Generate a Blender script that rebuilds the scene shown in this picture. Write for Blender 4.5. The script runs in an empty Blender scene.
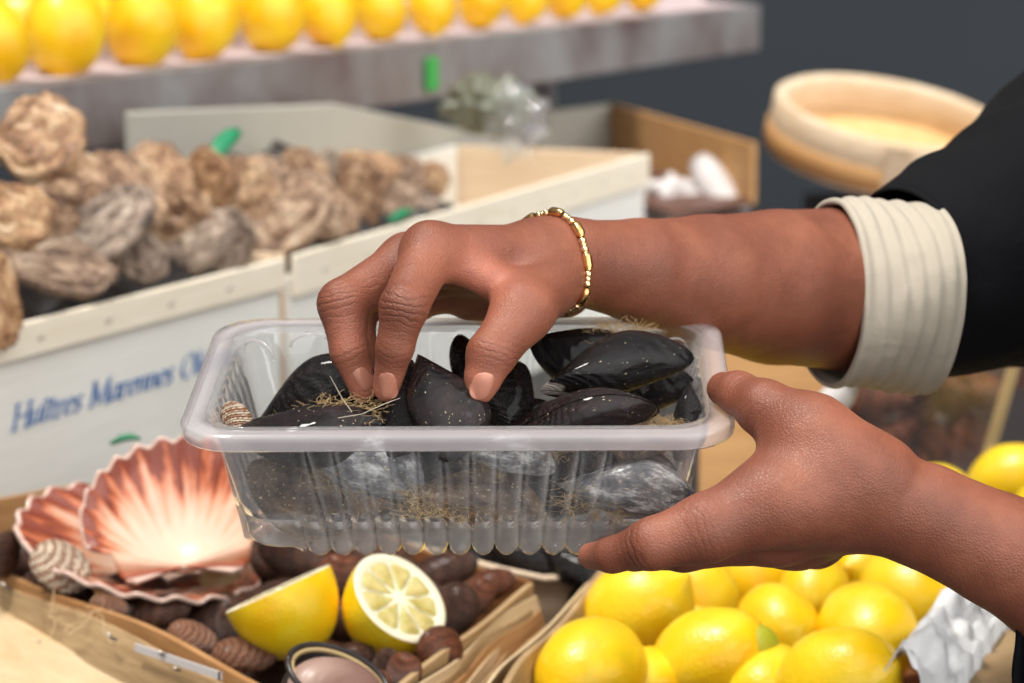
import bpy, bmesh, math, random
import numpy as np
from mathutils import Vector, Matrix, noise
from mathutils.bvhtree import BVHTree

SC = bpy.context.scene
COL = SC.collection
PI = math.pi

# ------------------------------------------------------------------ camera
FPX = 2700.0
CAM = Vector((0.0, 0.0, 1.30))
PITCH = math.radians(10.0)
SP, CP = math.sin(PITCH), math.cos(PITCH)
RIGHT, UP, FWD = Vector((1, 0, 0)), Vector((0, SP, CP)), Vector((0, CP, -SP))


def P(px, py, Z):
    """World point seen at photo pixel (px, py) at distance Z along the optical axis."""
    return CAM + RIGHT * ((px - 512) / FPX * Z) + UP * ((341.5 - py) / FPX * Z) + FWD * Z


def Pz(px, py, z):
    """World point seen at a pixel on the horizontal plane at height z."""
    v = (341.5 - py) / FPX
    return P(px, py, (CAM.z - z) / (SP - v * CP))


def D(dx, dy, dc):
    """Direction from image components: right, down, towards the viewer."""
    return (RIGHT * dx - UP * dy - FWD * dc).normalized()


def M2(px, Z):
    return px * Z / FPX


cd = bpy.data.cameras.new('camera')
cam = bpy.data.objects.new('camera', cd)
COL.objects.link(cam)
cam.location = CAM
cam.rotation_euler = (PI / 2 - PITCH, 0, 0)
cd.sensor_width = 36.0
cd.lens = FPX / 1024 * 36.0
cd.clip_start = 0.05
cd.clip_end = 50
cd.dof.use_dof = True
cd.dof.focus_distance = 0.965
cd.dof.aperture_fstop = 13.5
SC.camera = cam

# ------------------------------------------------------------------ materials
def srgb(r, g, b):
    f = lambda c: (c / 255 / 12.92) if c / 255 <= 0.04045 else ((c / 255 + 0.055) / 1.055) ** 2.4
    return (f(r), f(g), f(b), 1.0)


class NT:
    def __init__(self, name):
        self.m = bpy.data.materials.new(name)
        self.m.use_nodes = True
        self.t = self.m.node_tree
        self.t.nodes.clear()
        self.out = self.t.nodes.new('ShaderNodeOutputMaterial')

    def n(self, kind, **kw):
        nd = self.t.nodes.new('ShaderNode' + kind)
        for k, v in kw.items():
            if k.startswith('_'):
                setattr(nd, k[1:], v)
            else:
                self.put(nd, k, v)
        return nd

    def put(self, nd, key, v):
        if isinstance(key, str):
            s = nd.inputs.get(key) or nd.inputs.get(key.replace('_', ' '))
            if s is None:
                for i in nd.inputs:
                    if i.name.lower().replace(' ', '_') == key.lower():
                        s = i
                        break
        else:
            s = nd.inputs[key]
        if hasattr(v, 'is_output') or isinstance(v, bpy.types.NodeSocket):
            self.t.links.new(v, s)
        else:
            s.default_value = v

    def math(self, op, a, b=0.0, clamp=False):
        nd = self.t.nodes.new('ShaderNodeMath')
        nd.operation = op
        nd.use_clamp = clamp
        self.put(nd, 0, a)
        self.put(nd, 1, b)
        return nd.outputs[0]

    def mix(self, f, a, b, mode='MIX'):
        nd = self.t.nodes.new('ShaderNodeMix')
        nd.data_type = 'RGBA'
        nd.blend_type = mode
        self.put(nd, 0, f)
        self.put(nd, 6, a)
        self.put(nd, 7, b)
        return nd.outputs[2]

    def ramp(self, f, stops, interp='LINEAR'):
        nd = self.t.nodes.new('ShaderNodeValToRGB')
        nd.color_ramp.interpolation = interp
        el = nd.color_ramp.elements
        while len(el) < len(stops):
            el.new(0.5)
        for e, (p, c) in zip(el, stops):
            e.position = p
            e.color = c if len(c) == 4 else (*c, 1)
        self.put(nd, 0, f)
        return nd.outputs[0]

    def coord(self, which='Object', scale=(1, 1, 1)):
        tc = self.n('TexCoord')
        mp = self.n('Mapping')
        self.put(mp, 'Vector', tc.outputs[which])
        self.put(mp, 'Scale', scale)
        return mp.outputs[0]

    def noise(self, vec, scale, detail=4, rough=0.55, dist=0.0):
        nd = self.n('TexNoise', Scale=scale, Detail=detail, Roughness=rough, Distortion=dist)
        self.put(nd, 'Vector', vec)
        return nd.outputs[0]

    def bump(self, h, strength=0.3, dist=0.001, prev=None):
        nd = self.n('Bump', Strength=strength, Distance=dist, Height=h)
        if prev is not None:
            self.put(nd, 'Normal', prev)
        return nd.outputs[0]

    def attr(self, name):
        nd = self.t.nodes.new('ShaderNodeAttribute')
        nd.attribute_name = name
        return nd

    def bsdf(self, **kw):
        b = self.n('BsdfPrincipled', **kw)
        self.t.links.new(b.outputs[0], self.out.inputs[0])
        return b

    def rand(self):
        return self.n('ObjectInfo').outputs['Random']


def simple(name, col, rough=0.5, metal=0.0, nscale=0, namp=0.15, bump=0.0, coat=0.0):
    t = NT(name)
    c = col
    kw = {}
    if nscale:
        v = t.coord()
        nz = t.noise(v, nscale, 5)
        c = t.mix(t.math('MULTIPLY', nz, 1.0), tuple(x * (1 - namp) for x in col[:3]) + (1,),
                  tuple(min(1, x * (1 + namp)) for x in col[:3]) + (1,))
        if bump:
            kw['Normal'] = t.bump(nz, bump, 0.002)
    t.bsdf(Base_Color=c, Roughness=rough, Metallic=metal, Coat_Weight=coat, **kw)
    return t.m


def wood(name, c1, c2, scale=(3, 40, 40), rough=0.6, axis_scale=6.0, dots=None):
    t = NT(name)
    v = t.coord('Object', scale)
    n1 = t.noise(v, axis_scale, 6, 0.6, 0.6)
    n2 = t.noise(t.coord('Object'), 9, 3)
    f = t.math('ADD', t.math('MULTIPLY', n1, 0.7), t.math('MULTIPLY', n2, 0.3))
    col = t.ramp(f, [(0.33, c1), (0.68, c2)])
    b = t.bump(n1, 0.25, 0.001)
    t.bsdf(Base_Color=col, Roughness=rough, Normal=b, Specular_IOR_Level=0.25)
    return t.m


def mat_skin():
    t = NT('skin')
    v = t.coord('Object')
    n1 = t.noise(v, 26, 4, 0.6)
    n2 = t.noise(v, 230, 3, 0.6)
    n3 = t.noise(v, 75, 3, 0.55)
    w = t.attr('crease_w').outputs['Fac']
    u = t.attr('crease_u').outputs['Fac']
    red = t.attr('red').outputs['Fac']
    base = t.ramp(n1, [(0.30, srgb(108, 60, 43)), (0.52, srgb(131, 76, 55)), (0.74, srgb(154, 94, 70))])
    base = t.mix(t.math('MULTIPLY', red, 0.85, True), base, srgb(200, 126, 102))
    base = t.mix(t.math('MULTIPLY', n2, 0.30), base, srgb(104, 60, 46))
    # transverse wrinkles over the joints
    ph = t.math('ADD', t.math('MULTIPLY', u, 2.3), t.math('MULTIPLY', t.math('ADD', n3, t.math('MULTIPLY', n2, 0.35)), 17.0))
    sn = t.math('SINE', ph)
    line = t.math('POWER', t.math('ADD', t.math('MULTIPLY', sn, 0.5), 0.5), 3.0)
    lw = t.math('MULTIPLY', line, w)
    base = t.mix(t.math('MULTIPLY', w, 0.20, True), base, srgb(104, 58, 42))
    base = t.mix(t.math('MULTIPLY', lw, 0.30, True), base, srgb(80, 42, 30))
    vor = t.n('TexVoronoi', Scale=780.0)
    vor.feature = 'DISTANCE_TO_EDGE'
    t.put(vor, 'Vector', v)
    cells = t.math('MINIMUM', vor.outputs['Distance'], 0.25)
    b1 = t.bump(cells, 0.55, 0.0007)
    b2 = t.bump(t.math('ADD', n3, t.math('MULTIPLY', n2, 0.4)), 0.35, 0.0014, b1)
    b3 = t.bump(t.math('SUBTRACT', 1.0, lw), 0.55, 0.0006, b2)
    rr = t.math('ADD', 0.38, t.math('MULTIPLY', n3, 0.22))
    p = t.bsdf(Base_Color=base, Roughness=rr, Normal=b3, Specular_IOR_Level=0.42,
               Subsurface_Weight=0.09, Subsurface_Scale=0.005)
    p.inputs['Subsurface Radius'].default_value = (1.0, 0.35, 0.18)
    return t.m


def mat_plastic(name='clear_plastic', milk=0.10, tint=(0.96, 0.975, 0.985, 1), gloss=1.0, rough=0.10, milkcol=(0.86, 0.87, 0.9, 1), edge=0.0):
    t = NT(name)
    tr = t.n('BsdfTransparent', Color=tint)
    gl = t.n('BsdfGlossy', Color=(1, 1, 1, 1), Roughness=rough)
    df = t.n('BsdfDiffuse', Color=milkcol)
    tl = t.n('BsdfTranslucent', Color=milkcol)
    m0 = t.n('MixShader', Fac=0.5)
    t.t.links.new(df.outputs[0], m0.inputs[1])
    t.t.links.new(tl.outputs[0], m0.inputs[2])
    lw0 = t.n('LayerWeight', Blend=0.5)
    m1 = t.n('MixShader', Fac=t.math('ADD', milk, t.math('MULTIPLY', t.math('POWER', lw0.outputs['Facing'], 1.8), edge), True))
    t.t.links.new(tr.outputs[0], m1.inputs[1])
    t.t.links.new(m0.outputs[0], m1.inputs[2])
    lw = t.n('LayerWeight', Blend=0.5)
    sch = t.math('ADD', 0.04, t.math('MULTIPLY', t.math('POWER', lw.outputs['Facing'], 4.0), 0.9))
    m2 = t.n('MixShader', Fac=t.math('MULTIPLY', sch, gloss, True))
    t.t.links.new(m1.outputs[0], m2.inputs[1])
    t.t.links.new(gl.outputs[0], m2.inputs[2])
    t.t.links.new(m2.outputs[0], t.out.inputs[0])
    return t.m


def mat_mussel(name, dark, mid, pale, palefac, specks=0.62, coat=0.7, rough=0.24, beak=0.0):
    t = NT(name)
    tc = t.n('TexCoord')
    r = t.rand()
    # growth lines: distance from the umbo (object origin)
    ln = t.n('VectorMath', _operation='LENGTH')
    t.put(ln, 0, tc.outputs['Object'])
    dist = ln.outputs['Value']
    v = t.n('VectorMath', _operation='ADD')
    t.put(v, 0, tc.outputs['Object'])
    cmb = t.n('CombineXYZ', X=t.math('MULTIPLY', r, 7.0), Y=t.math('MULTIPLY', r, 3.0))
    t.put(v, 1, cmb.outputs[0])
    ov = v.outputs[0]
    nz = t.noise(ov, 4.0, 5, 0.6)
    nf = t.noise(ov, 22.0, 4, 0.65)
    rings = t.math('SINE', t.math('ADD', t.math('MULTIPLY', dist, 95.0), t.math('MULTIPLY', nz, 9.0)))
    rings = t.math('ADD', t.math('MULTIPLY', rings, 0.5), 0.5)
    col = t.ramp(nz, [(0.38, dark), (0.62, mid), (0.8, mid)])
    col = t.mix(t.math('MULTIPLY', rings, 0.25), col, mid)
    pm = t.ramp(t.math('ADD', t.math('MULTIPLY', nz, 0.7), t.math('MULTIPLY', nf, 0.3)),
                [(0.5 + 0.14 * (1 - palefac), (0, 0, 0)), (0.60 + 0.14 * (1 - palefac), (1, 1, 1))])
    col = t.mix(t.math('MULTIPLY', pm, 0.7 * palefac), col, pale)
    if beak:
        bk = t.ramp(t.math('ADD', dist, t.math('MULTIPLY', nz, 0.5)), [(beak, (1, 1, 1)), (beak + 0.06, (0, 0, 0))])
        col = t.mix(t.math('MULTIPLY', bk, 0.85), col, srgb(206, 192, 184))
    sp = t.ramp(t.noise(ov, 30.0, 2, 0.5), [(specks + 0.06, (0, 0, 0)), (specks + 0.09, (1, 1, 1))])
    col = t.mix(sp, col, srgb(206, 190, 150))
    h = t.math('ADD', t.math('MULTIPLY', rings, 0.35), t.math('MULTIPLY', nf, 0.65))
    strk = t.noise(t.coord('Object', (6, 60, 30)), 1.6, 4)
    fine = t.noise(ov, 75.0, 2, 0.5)
    h = t.math('ADD', t.math('ADD', h, t.math('MULTIPLY', strk, 0.5)), t.math('MULTIPLY', fine, 0.25))
    b = t.bump(h, 0.7, 0.0014)
    t.bsdf(Base_Color=col, Roughness=t.math('ADD', rough, t.math('MULTIPLY', nf, 0.15)), Normal=b, Specular_IOR_Level=0.16,
           Coat_Weight=coat * 0.5, Coat_Roughness=0.03)
    return t.m


def mat_oyster():
    t = NT('oyster_shell')
    tc = t.n('TexCoord')
    r = t.rand()
    v = t.n('VectorMath', _operation='ADD')
    t.put(v, 0, tc.outputs['Object'])
    t.put(v, 1, t.n('CombineXYZ', X=t.math('MULTIPLY', r, 9.0), Z=t.math('MULTIPLY', r, 5.0)).outputs[0])
    ov = v.outputs[0]
    n1 = t.noise(ov, 1.9, 6, 0.62, 1.0)
    n2 = t.noise(ov, 6.5, 5, 0.7, 1.6)
    f = t.math('ADD', t.math('MULTIPLY', n1, 0.55), t.math('MULTIPLY', n2, 0.45))
    a = t.ramp(f, [(0.38, srgb(58, 38, 26)), (0.47, srgb(158, 104, 58)), (0.56, srgb(208, 164, 110)), (0.66, srgb(246, 230, 200))])
    g = t.ramp(f, [(0.38, srgb(48, 40, 36)), (0.47, srgb(124, 102, 86)), (0.57, srgb(180, 158, 138)), (0.67, srgb(236, 226, 210))])
    tone = t.attr('tone').outputs['Fac']
    tn = t.n('Attribute', _attribute_type='OBJECT', _attribute_name='tone')
    c = t.mix(tn.outputs['Fac'], a, g)
    t.bsdf(Base_Color=c, Roughness=0.42, Normal=t.bump(n2, 0.6, 0.004), Coat_Weight=0.25, Coat_Roughness=0.2)
    return t.m


def mat_cockle(name, ground, line, dens=1.0, lineamt=0.8):
    t = NT(name)
    tc = t.n('TexCoord')
    r = t.rand()
    sub = t.n('VectorMath', _operation='SUBTRACT')
    t.put(sub, 0, tc.outputs['Object'])
    sub.inputs[1].default_value = (-0.95, 0, 0.25)
    ln = t.n('VectorMath', _operation='LENGTH')
    t.put(ln, 0, sub.outputs[0])
    dist = ln.outputs['Value']
    sep = t.n('SeparateXYZ')
    t.put(sep, 0, sub.outputs[0])
    ang = t.math('ARCTAN2', sep.outputs[1], sep.outputs[0])
    zig = t.math('ABSOLUTE', t.math('SINE', t.math('MULTIPLY', ang, 16.0)))
    nz = t.noise(tc.outputs['Object'], 3.2, 4)
    nb = t.noise(tc.outputs['Object'], 1.1, 3)
    ph = t.math('ADD', t.math('MULTIPLY', dist, 22.0 * dens), t.math('ADD', t.math('MULTIPLY', zig, 1.8), t.math('MULTIPLY', nz, 7.0)))
    s = t.math('ADD', t.math('MULTIPLY', t.math('SINE', ph), 0.5), 0.5)
    lf = t.ramp(s, [(0.45, (0, 0, 0)), (0.68, (1, 1, 1))])
    g2 = tuple(min(1, x * 0.55) for x in ground[:3]) + (1,)
    gc = t.mix(t.ramp(t.math('ADD', nb, t.math('MULTIPLY', r, 0.3)), [(0.45, (0, 0, 0)), (0.8, (1, 1, 1))]), ground, g2)
    col = t.mix(t.math('MULTIPLY', lf, lineamt), gc, line)
    grow = t.math('SINE', t.math('MULTIPLY', dist, 60.0))
    t.bsdf(Base_Color=col, Roughness=0.42, Normal=t.bump(t.math('ADD', grow, t.math('MULTIPLY', nz, 2.5)), 0.6, 0.0014), Coat_Weight=0.12, Coat_Roughness=0.2, Specular_IOR_Level=0.3)
    return t.m


def mat_lemon(name, c1, c2, c3):
    t = NT(name)
    v = t.coord('Object')
    r = t.rand()
    nv = t.n('TexNoise', Scale=1.1, Detail=3.0)
    nv.noise_dimensions = '4D'
    t.put(nv, 'Vector', v)
    t.put(nv, 'W', t.math('MULTIPLY', r, 20.0))
    col = t.ramp(nv.outputs[0], [(0.33, c1), (0.52, c2), (0.72, c3)])
    vo = t.n('TexVoronoi', Scale=13.0)
    t.put(vo, 'Vector', v)
    n2 = t.noise(v, 9.0, 3)
    h = t.math('ADD', t.math('MULTIPLY', vo.outputs['Distance'], 0.8), t.math('MULTIPLY', n2, 0.5))
    t.bsdf(Base_Color=col, Roughness=0.36, Normal=t.bump(h, 0.25, 0.0010), Specular_IOR_Level=0.5,
           Subsurface_Weight=0.12, Subsurface_Scale=0.01, Coat_Weight=0.15, Coat_Roughness=0.2)
    return t.m


def mat_scallop():
    t = NT('scallop_shell')
    uv = t.n('UVMap')
    sep = t.n('SeparateXYZ')
    t.put(sep, 0, uv.outputs[0])
    a, q = sep.outputs[0], sep.outputs[1]
    nv = t.n('CombineXYZ', X=t.math('MULTIPLY', a, 26.0), Y=t.math('MULTIPLY', q, 2.2))
    n1 = t.noise(nv.outputs[0], 1.0, 4, 0.6, 0.3)
    n2 = t.noise(t.coord('Object'), 55, 4)
    rib = t.math('ADD', t.math('MULTIPLY', t.math('COSINE', t.math('MULTIPLY', a, 15 * 2 * PI)), 0.5), 0.5)
    f = t.math('ADD', t.math('ADD', t.math('MULTIPLY', q, 1.15), t.math('MULTIPLY', t.math('MULTIPLY', t.math('SUBTRACT', n1, 0.5), q), 1.5)),
               t.math('ADD', t.math('MULTIPLY', t.math('SUBTRACT', n2, 0.5), 0.3), t.math('MULTIPLY', t.math('SUBTRACT', rib, 0.5), -0.16)))
    col = t.ramp(f, [(0.50, srgb(216, 186, 164)), (0.76, srgb(208, 158, 128)), (0.92, srgb(192, 104, 66)), (1.0, srgb(128, 58, 38))])
    col = t.mix(t.ramp(q, [(0.975, (0, 0, 0)), (0.99, (1, 1, 1))]), col, srgb(206, 176, 160))
    t.bsdf(Base_Color=col, Roughness=0.38, Normal=t.bump(n2, 0.2, 0.002), Coat_Weight=0.2)
    return t.m


def mat_flesh():
    t = NT('lemon_flesh')
    v = t.coord('Object')
    n = t.noise(v, 3.0, 4, 0.6, 0.8)
    vo = t.n('TexVoronoi', Scale=5.0)
    t.put(vo, 'Vector', v)
    col = t.ramp(n, [(0.35, srgb(192, 174, 92)), (0.65, srgb(220, 204, 140))])
    t.bsdf(Base_Color=col, Roughness=0.22, Normal=t.bump(vo.outputs['Distance'], 0.4, 0.0012), Subsurface_Weight=0.4,
           Subsurface_Scale=0.01, Coat_Weight=0.5, Coat_Roughness=0.1)
    return t.m


def mat_fabric(name, col, rough=0.85, sheen=0.1, wr=25, ws=0.5):
    t = NT(name)
    v = t.coord()
    n = t.noise(v, wr, 4, 0.55, 0.4)
    wv = t.noise(v, 900, 2)
    b = t.bump(n, ws, 0.006)
    b = t.bump(wv, 0.15, 0.0005, b)
    t.bsdf(Base_Color=col, Roughness=rough, Normal=b, Sheen_Weight=sheen, Specular_IOR_Level=0.2)
    return t.m


MT = {}
MT['skin'] = mat_skin()
MT['nail'] = simple('nail', srgb(186, 124, 102), 0.3, coat=0.2)
MT['plastic'] = mat_plastic('clear_plastic', 0.02, gloss=1.2, rough=0.05, edge=0.45, milkcol=(0.90, 0.88, 0.87, 1))
MT['foot_plastic'] = mat_plastic('foot_plastic', 0.10, gloss=1.3, rough=0.08, edge=0.5, milkcol=(0.90, 0.83, 0.78, 1))
MT['rim_plastic'] = mat_plastic('clouded_plastic', 0.30, gloss=0.9, rough=0.14, milkcol=(0.93, 0.86, 0.87, 1))
MT['bin_plastic'] = mat_plastic('bin_plastic', 0.05, tint=(0.9, 0.86, 0.82, 1), gloss=0.8, rough=0.1)
MT['thin_plastic'] = mat_plastic('thin_film', 0.16, gloss=1.2, rough=0.08)
MT['m_black'] = mat_mussel('mussel_black', srgb(8, 7, 9), srgb(24, 18, 18), srgb(110, 92, 86), 0.2, 0.68, 0.5, 0.2)
MT['m_purple'] = mat_mussel('mussel_purple', srgb(8, 6, 8), srgb(34, 22, 22), srgb(104, 92, 112), 0.34, 0.66, 0.7, 0.16)
MT['m_pale'] = mat_mussel('mussel_pale', srgb(70, 70, 76), srgb(150, 146, 146), srgb(232, 230, 226), 1.0, 0.60)
MT['m_brown'] = mat_mussel('mussel_brown', srgb(52, 38, 32), srgb(126, 100, 80), srgb(176, 150, 120), 0.7, 0.60)
MT['m_glossy'] = mat_mussel('mussel_glossy', srgb(4, 4, 5), srgb(14, 11, 12), srgb(196, 180, 170), 0.14, 0.80, 0.6, 0.12)
MT['m_beak'] = mat_mussel('mussel_beak', srgb(5, 5, 6), srgb(18, 14, 15), srgb(196, 180, 170), 0.14, 0.66, 0.6, 0.12, 0.46)
MT['thread'] = simple('pale_thread', srgb(176, 166, 148), 0.5)
MT['beard'] = simple('byssus', srgb(178, 148, 102), 0.6, nscale=200, namp=0.5)
MT['oyster'] = mat_oyster()
MT['cockle_pattern'] = mat_cockle('cockle_pattern', srgb(226, 206, 180), srgb(128, 74, 46), 1.0, 0.85)
MT['cockle_brown'] = mat_cockle('cockle_brown', srgb(140, 82, 54), srgb(80, 44, 30), 0.7, 0.7)
MT['cockle_mid'] = mat_cockle('cockle_mid', srgb(166, 118, 90), srgb(88, 48, 34), 1.3, 0.8)
MT['cockle_dark'] = mat_cockle('cockle_dark', srgb(92, 60, 46), srgb(54, 34, 26), 0.8, 0.6)
MT['cockle_tan'] = mat_cockle('cockle_tan', srgb(196, 170, 128), srgb(170, 138, 96), 0.8, 0.4)
MT['clam_pink'] = mat_cockle('clam_pink', srgb(178, 146, 132), srgb(116, 80, 70), 1.6, 0.7)
MT['clam_dark'] = mat_cockle('clam_dark', srgb(74, 58, 54), srgb(36, 28, 28), 1.4, 0.7)
MT['clam_rim'] = simple('clam_rim', srgb(46, 40, 40), 0.3)
MT['clam_lip'] = simple('clam_lip', srgb(190, 164, 116), 0.35)
MT['lemon'] = mat_lemon('lemon_peel', srgb(252, 198, 10), srgb(252, 212, 22), srgb(252, 224, 64))
MT['lemon_shelf'] = mat_lemon('lemon_peel_shelf', srgb(236, 176, 0), srgb(240, 190, 0), srgb(244, 204, 30))
MT['lemon_green'] = mat_lemon('lemon_peel_green', srgb(216, 190, 26), srgb(250, 204, 16), srgb(255, 216, 40))
MT['lemon_tip'] = simple('lemon_tip', srgb(176, 178, 40), 0.45)
MT['pith'] = simple('pith', srgb(240, 232, 202), 0.5, nscale=60, namp=0.05)
MT['flesh'] = mat_flesh()
MT['scallop'] = mat_scallop()
MT['gold'] = simple('gold', srgb(238, 186, 120), 0.2, 1.0)
MT['goldpale'] = simple('gold_pale', srgb(248, 214, 160), 0.18, 1.0)
MT['shirt'] = mat_fabric('shirt_black', srgb(11, 11, 15), 0.9, 0.0, 18, 0.6)
MT['shirt_edge'] = mat_fabric('shirt_edge', srgb(44, 56, 80), 0.8, 0.2, 18, 0.3)
MT['cuff'] = mat_fabric('cuff_cream', srgb(180, 171, 155), 0.8, 0.1, 30, 0.4)
MT['crate_white'] = wood('crate_white', srgb(226, 226, 218), srgb(240, 238, 230), (2, 2, 30), 0.6)
MT['crate_rail'] = wood('crate_rail', srgb(232, 220, 196), srgb(246, 238, 220), (2, 2, 30), 0.6)
MT['crate_end'] = wood('crate_end', srgb(214, 188, 156), srgb(232, 210, 182), (2, 2, 30), 0.6)
MT['basket_pale'] = wood('basket_pale', srgb(206, 176, 134), srgb(226, 202, 164), (6, 6, 40), 0.62, 4)
MT['basket_brown'] = wood('basket_brown', srgb(150, 104, 62), srgb(196, 150, 100), (4, 4, 60), 0.55, 5)
MT['basket_inner'] = wood('basket_inner', srgb(124, 78, 46), srgb(166, 112, 68), (4, 4, 50), 0.5, 5)
MT['basket_grey'] = wood('basket_grey', srgb(150, 120, 84), srgb(196, 166, 124), (5, 5, 60), 0.6, 5)
MT['ink'] = simple('blue_ink', srgb(66, 116, 178), 0.6)
MT['staple'] = simple('staple_metal', srgb(196, 192, 186), 0.3, 1.0)
MT['shelf'] = None
MT['paper'] = simple('paper_white', srgb(208, 203, 201), 0.7, nscale=20, namp=0.05, bump=0.2)
MT['liner'] = simple('liner_pink', srgb(186, 168, 168), 0.7, nscale=20, namp=0.06)
MT['green'] = simple('green_plastic', srgb(58, 160, 74), 0.4)
MT['leaf'] = simple('green_leaf', srgb(30, 128, 86), 0.5, nscale=60)
MT['foam'] = simple('foam_grey', srgb(172, 168, 156), 0.8, nscale=60, namp=0.06, bump=0.2)
MT['seaweed'] = simple('seaweed', srgb(104, 106, 88), 0.4, nscale=40, namp=0.5, bump=0.5)
MT['wall'] = simple('wall_slate', srgb(42, 48, 54), 0.8, nscale=3, namp=0.2)
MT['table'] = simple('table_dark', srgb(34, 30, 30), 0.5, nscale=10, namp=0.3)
MT['counter'] = wood('counter_brown', srgb(78, 52, 44), srgb(112, 80, 68), (4, 30, 4), 0.45, 3)
MT['sieve'] = wood('sieve_wood', srgb(196, 170, 136), srgb(222, 204, 178), (10, 10, 40), 0.5, 3)
MT['sieve_in'] = wood('sieve_mesh', srgb(206, 164, 108), srgb(226, 188, 136), (30, 30, 10), 0.6, 3)
MT['tan'] = wood('tan_board', srgb(176, 130, 82), srgb(200, 156, 104), (4, 4, 40), 0.6, 4)
MT['foil'] = simple('foil', srgb(236, 238, 240), 0.4, 0.0, nscale=40, namp=0.2, bump=1.0)


def mat_shelf():
    t = NT('shelf_metal')
    v = t.coord('Object', (1.2, 1.2, 1.2))
    n = t.noise(v, 5.0, 5, 0.6, 0.4)
    col = t.ramp(n, [(0.36, srgb(112, 94, 92)), (0.5, srgb(138, 130, 128)), (0.66, srgb(158, 158, 158))])
    t.bsdf(Base_Color=col, Roughness=0.42, Metallic=0.35, Normal=t.bump(n, 0.1, 0.003))
    return t.m


MT['shelf'] = mat_shelf()

# ------------------------------------------------------------------ object helpers
def thing(name, label, cat, loc=(0, 0, 0), group=None):
    o = bpy.data.objects.new(name, None)
    o.empty_display_size = 0.02
    COL.objects.link(o)
    o.location = loc
    o['label'] = label
    o['category'] = cat
    if group:
        o['group'] = group
    return o


def tag(o, label, cat, group=None):
    o['label'] = label
    o['category'] = cat
    if group:
        o['group'] = group
    return o


def mk(name, verts, faces, mats, parent=None, smooth=True, origin=None, midx=None):
    me = bpy.data.meshes.new(name)
    if origin is None and parent is not None:
        org = Vector((0, 0, 0))
    else:
        org = Vector(origin) if origin is not None else Vector((0, 0, 0))
    me.from_pydata([tuple(Vector(v) - org) for v in verts], [], faces)
    if not isinstance(mats, (list, tuple)):
        mats = [mats]
    for m in mats:
        me.materials.append(m)
    if midx is not None:
        me.polygons.foreach_set('material_index', midx)
    me.polygons.foreach_set('use_smooth', [smooth] * len(me.polygons))
    me.update()
    o = bpy.data.objects.new(name, me)
    COL.objects.link(o)
    if origin is not None:
        o.location = org
    if parent is not None:
        o.parent = parent
        if origin is not None:
            o.location = org
    return o


def world_part(name, verts, faces, mats, th, smooth=True, midx=None):
    """Part given in world coordinates, under a thing Empty without rotation."""
    org = th.location
    return mk(name, [Vector(v) - org for v in verts], faces, mats, th, smooth, None, midx)


def recalc(o):
    bm = bmesh.new()
    bm.from_mesh(o.data)
    bmesh.ops.recalc_face_normals(bm, faces=bm.faces[:])
    bm.to_mesh(o.data)
    bm.free()


def grid_faces(nu, nv, closeu=False, closev=False):
    f = []
    for i in range(nu if closeu else nu - 1):
        for j in range(nv if closev else nv - 1):
            a, b = i, (i + 1) % nu
            c, d = j, (j + 1) % nv
            f.append((a * nv + c, b * nv + c, b * nv + d, a * nv + d))
    return f


def box_vf(o, ux, uy, uz):
    """Box from corner o with three edge vectors."""
    v = [o, o + ux, o + ux + uy, o + uy]
    v += [p + uz for p in v]
    f = [(0, 3, 2, 1), (4, 5, 6, 7), (0, 1, 5, 4), (1, 2, 6, 5), (2, 3, 7, 6), (3, 0, 4, 7)]
    return v, f


def bevel(o, w, seg=2):
    m = o.modifiers.new('bevel', 'BEVEL')
    m.width = w
    m.segments = seg
    m.limit_method = 'ANGLE'
    return o


def board(name, a, b, h, t, mat, th, wav=0.0, seg=24, topdrop=None, seed=0):
    """Thin board standing from point a to b (top edge), height vector h (down), thickness vector t, slightly warped."""
    rnd = random.Random(seed)
    vs = []
    nh = 4
    off = rnd.random() * 10
    for i in range(seg + 1):
        s = i / seg
        p = a.lerp(b, s)
        for k in range(nh + 1):
            w = wav * math.sin(s * 7 + off + k * 0.5) * math.sin(s * PI)
            q = p + h * (k / nh) + t.normalized() * w
            if k == 0:
                q = q - h.normalized() * (wav * 0.8 * math.sin(s * 11 + off))
            vs.append(q)
            vs.append(q + t)
    n = (nh + 1) * 2
    f = []
    for i in range(seg):
        for k in range(nh):
            A = i * n + k * 2
            B = (i + 1) * n + k * 2
            f.append((A, B, B + 2, A + 2))
            f.append((A + 1, A + 3, B + 3, B + 1))
        A, B = i * n, (i + 1) * n
        f.append((A, A + 1, B + 1, B))
        A, B = i * n + 2 * nh, (i + 1) * n + 2 * nh
        f.append((A, B, B + 1, A + 1))
    for base in (0, seg * n):
        for k in range(nh):
            A = base + k * 2
            f.append((A, A + 1, A + 3, A + 2) if base else (A, A + 2, A + 3, A + 1))
    o = world_part(name, vs, f, mat, th, smooth=False)
    recalc(o)
    return o


def tube_vf(pts, rad, n=8, cap=True):
    """Tube along points with radii."""
    pts = [Vector(p) for p in pts]
    vs, fs = [], []
    m = len(pts)
    ref = None
    for i, p in enumerate(pts):
        d = (pts[min(i + 1, m - 1)] - pts[max(i - 1, 0)]).normalized()
        if ref is None:
            ref = Vector((0, 0, 1)) if abs(d.z) < 0.9 else Vector((1, 0, 0))
        x = (ref - d * ref.dot(d)).normalized()
        ref = x
        y = d.cross(x)
        r = rad[i] if hasattr(rad, '__len__') else rad
        for k in range(n):
            a = 2 * PI * k / n
            vs.append(p + x * (r * math.cos(a)) + y * (r * math.sin(a)))
    fs = grid_faces(m, n, False, True)
    if cap:
        fs.append(tuple(range(n))[::-1])
        fs.append(tuple((m - 1) * n + k for k in range(n)))
    return vs, fs


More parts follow.
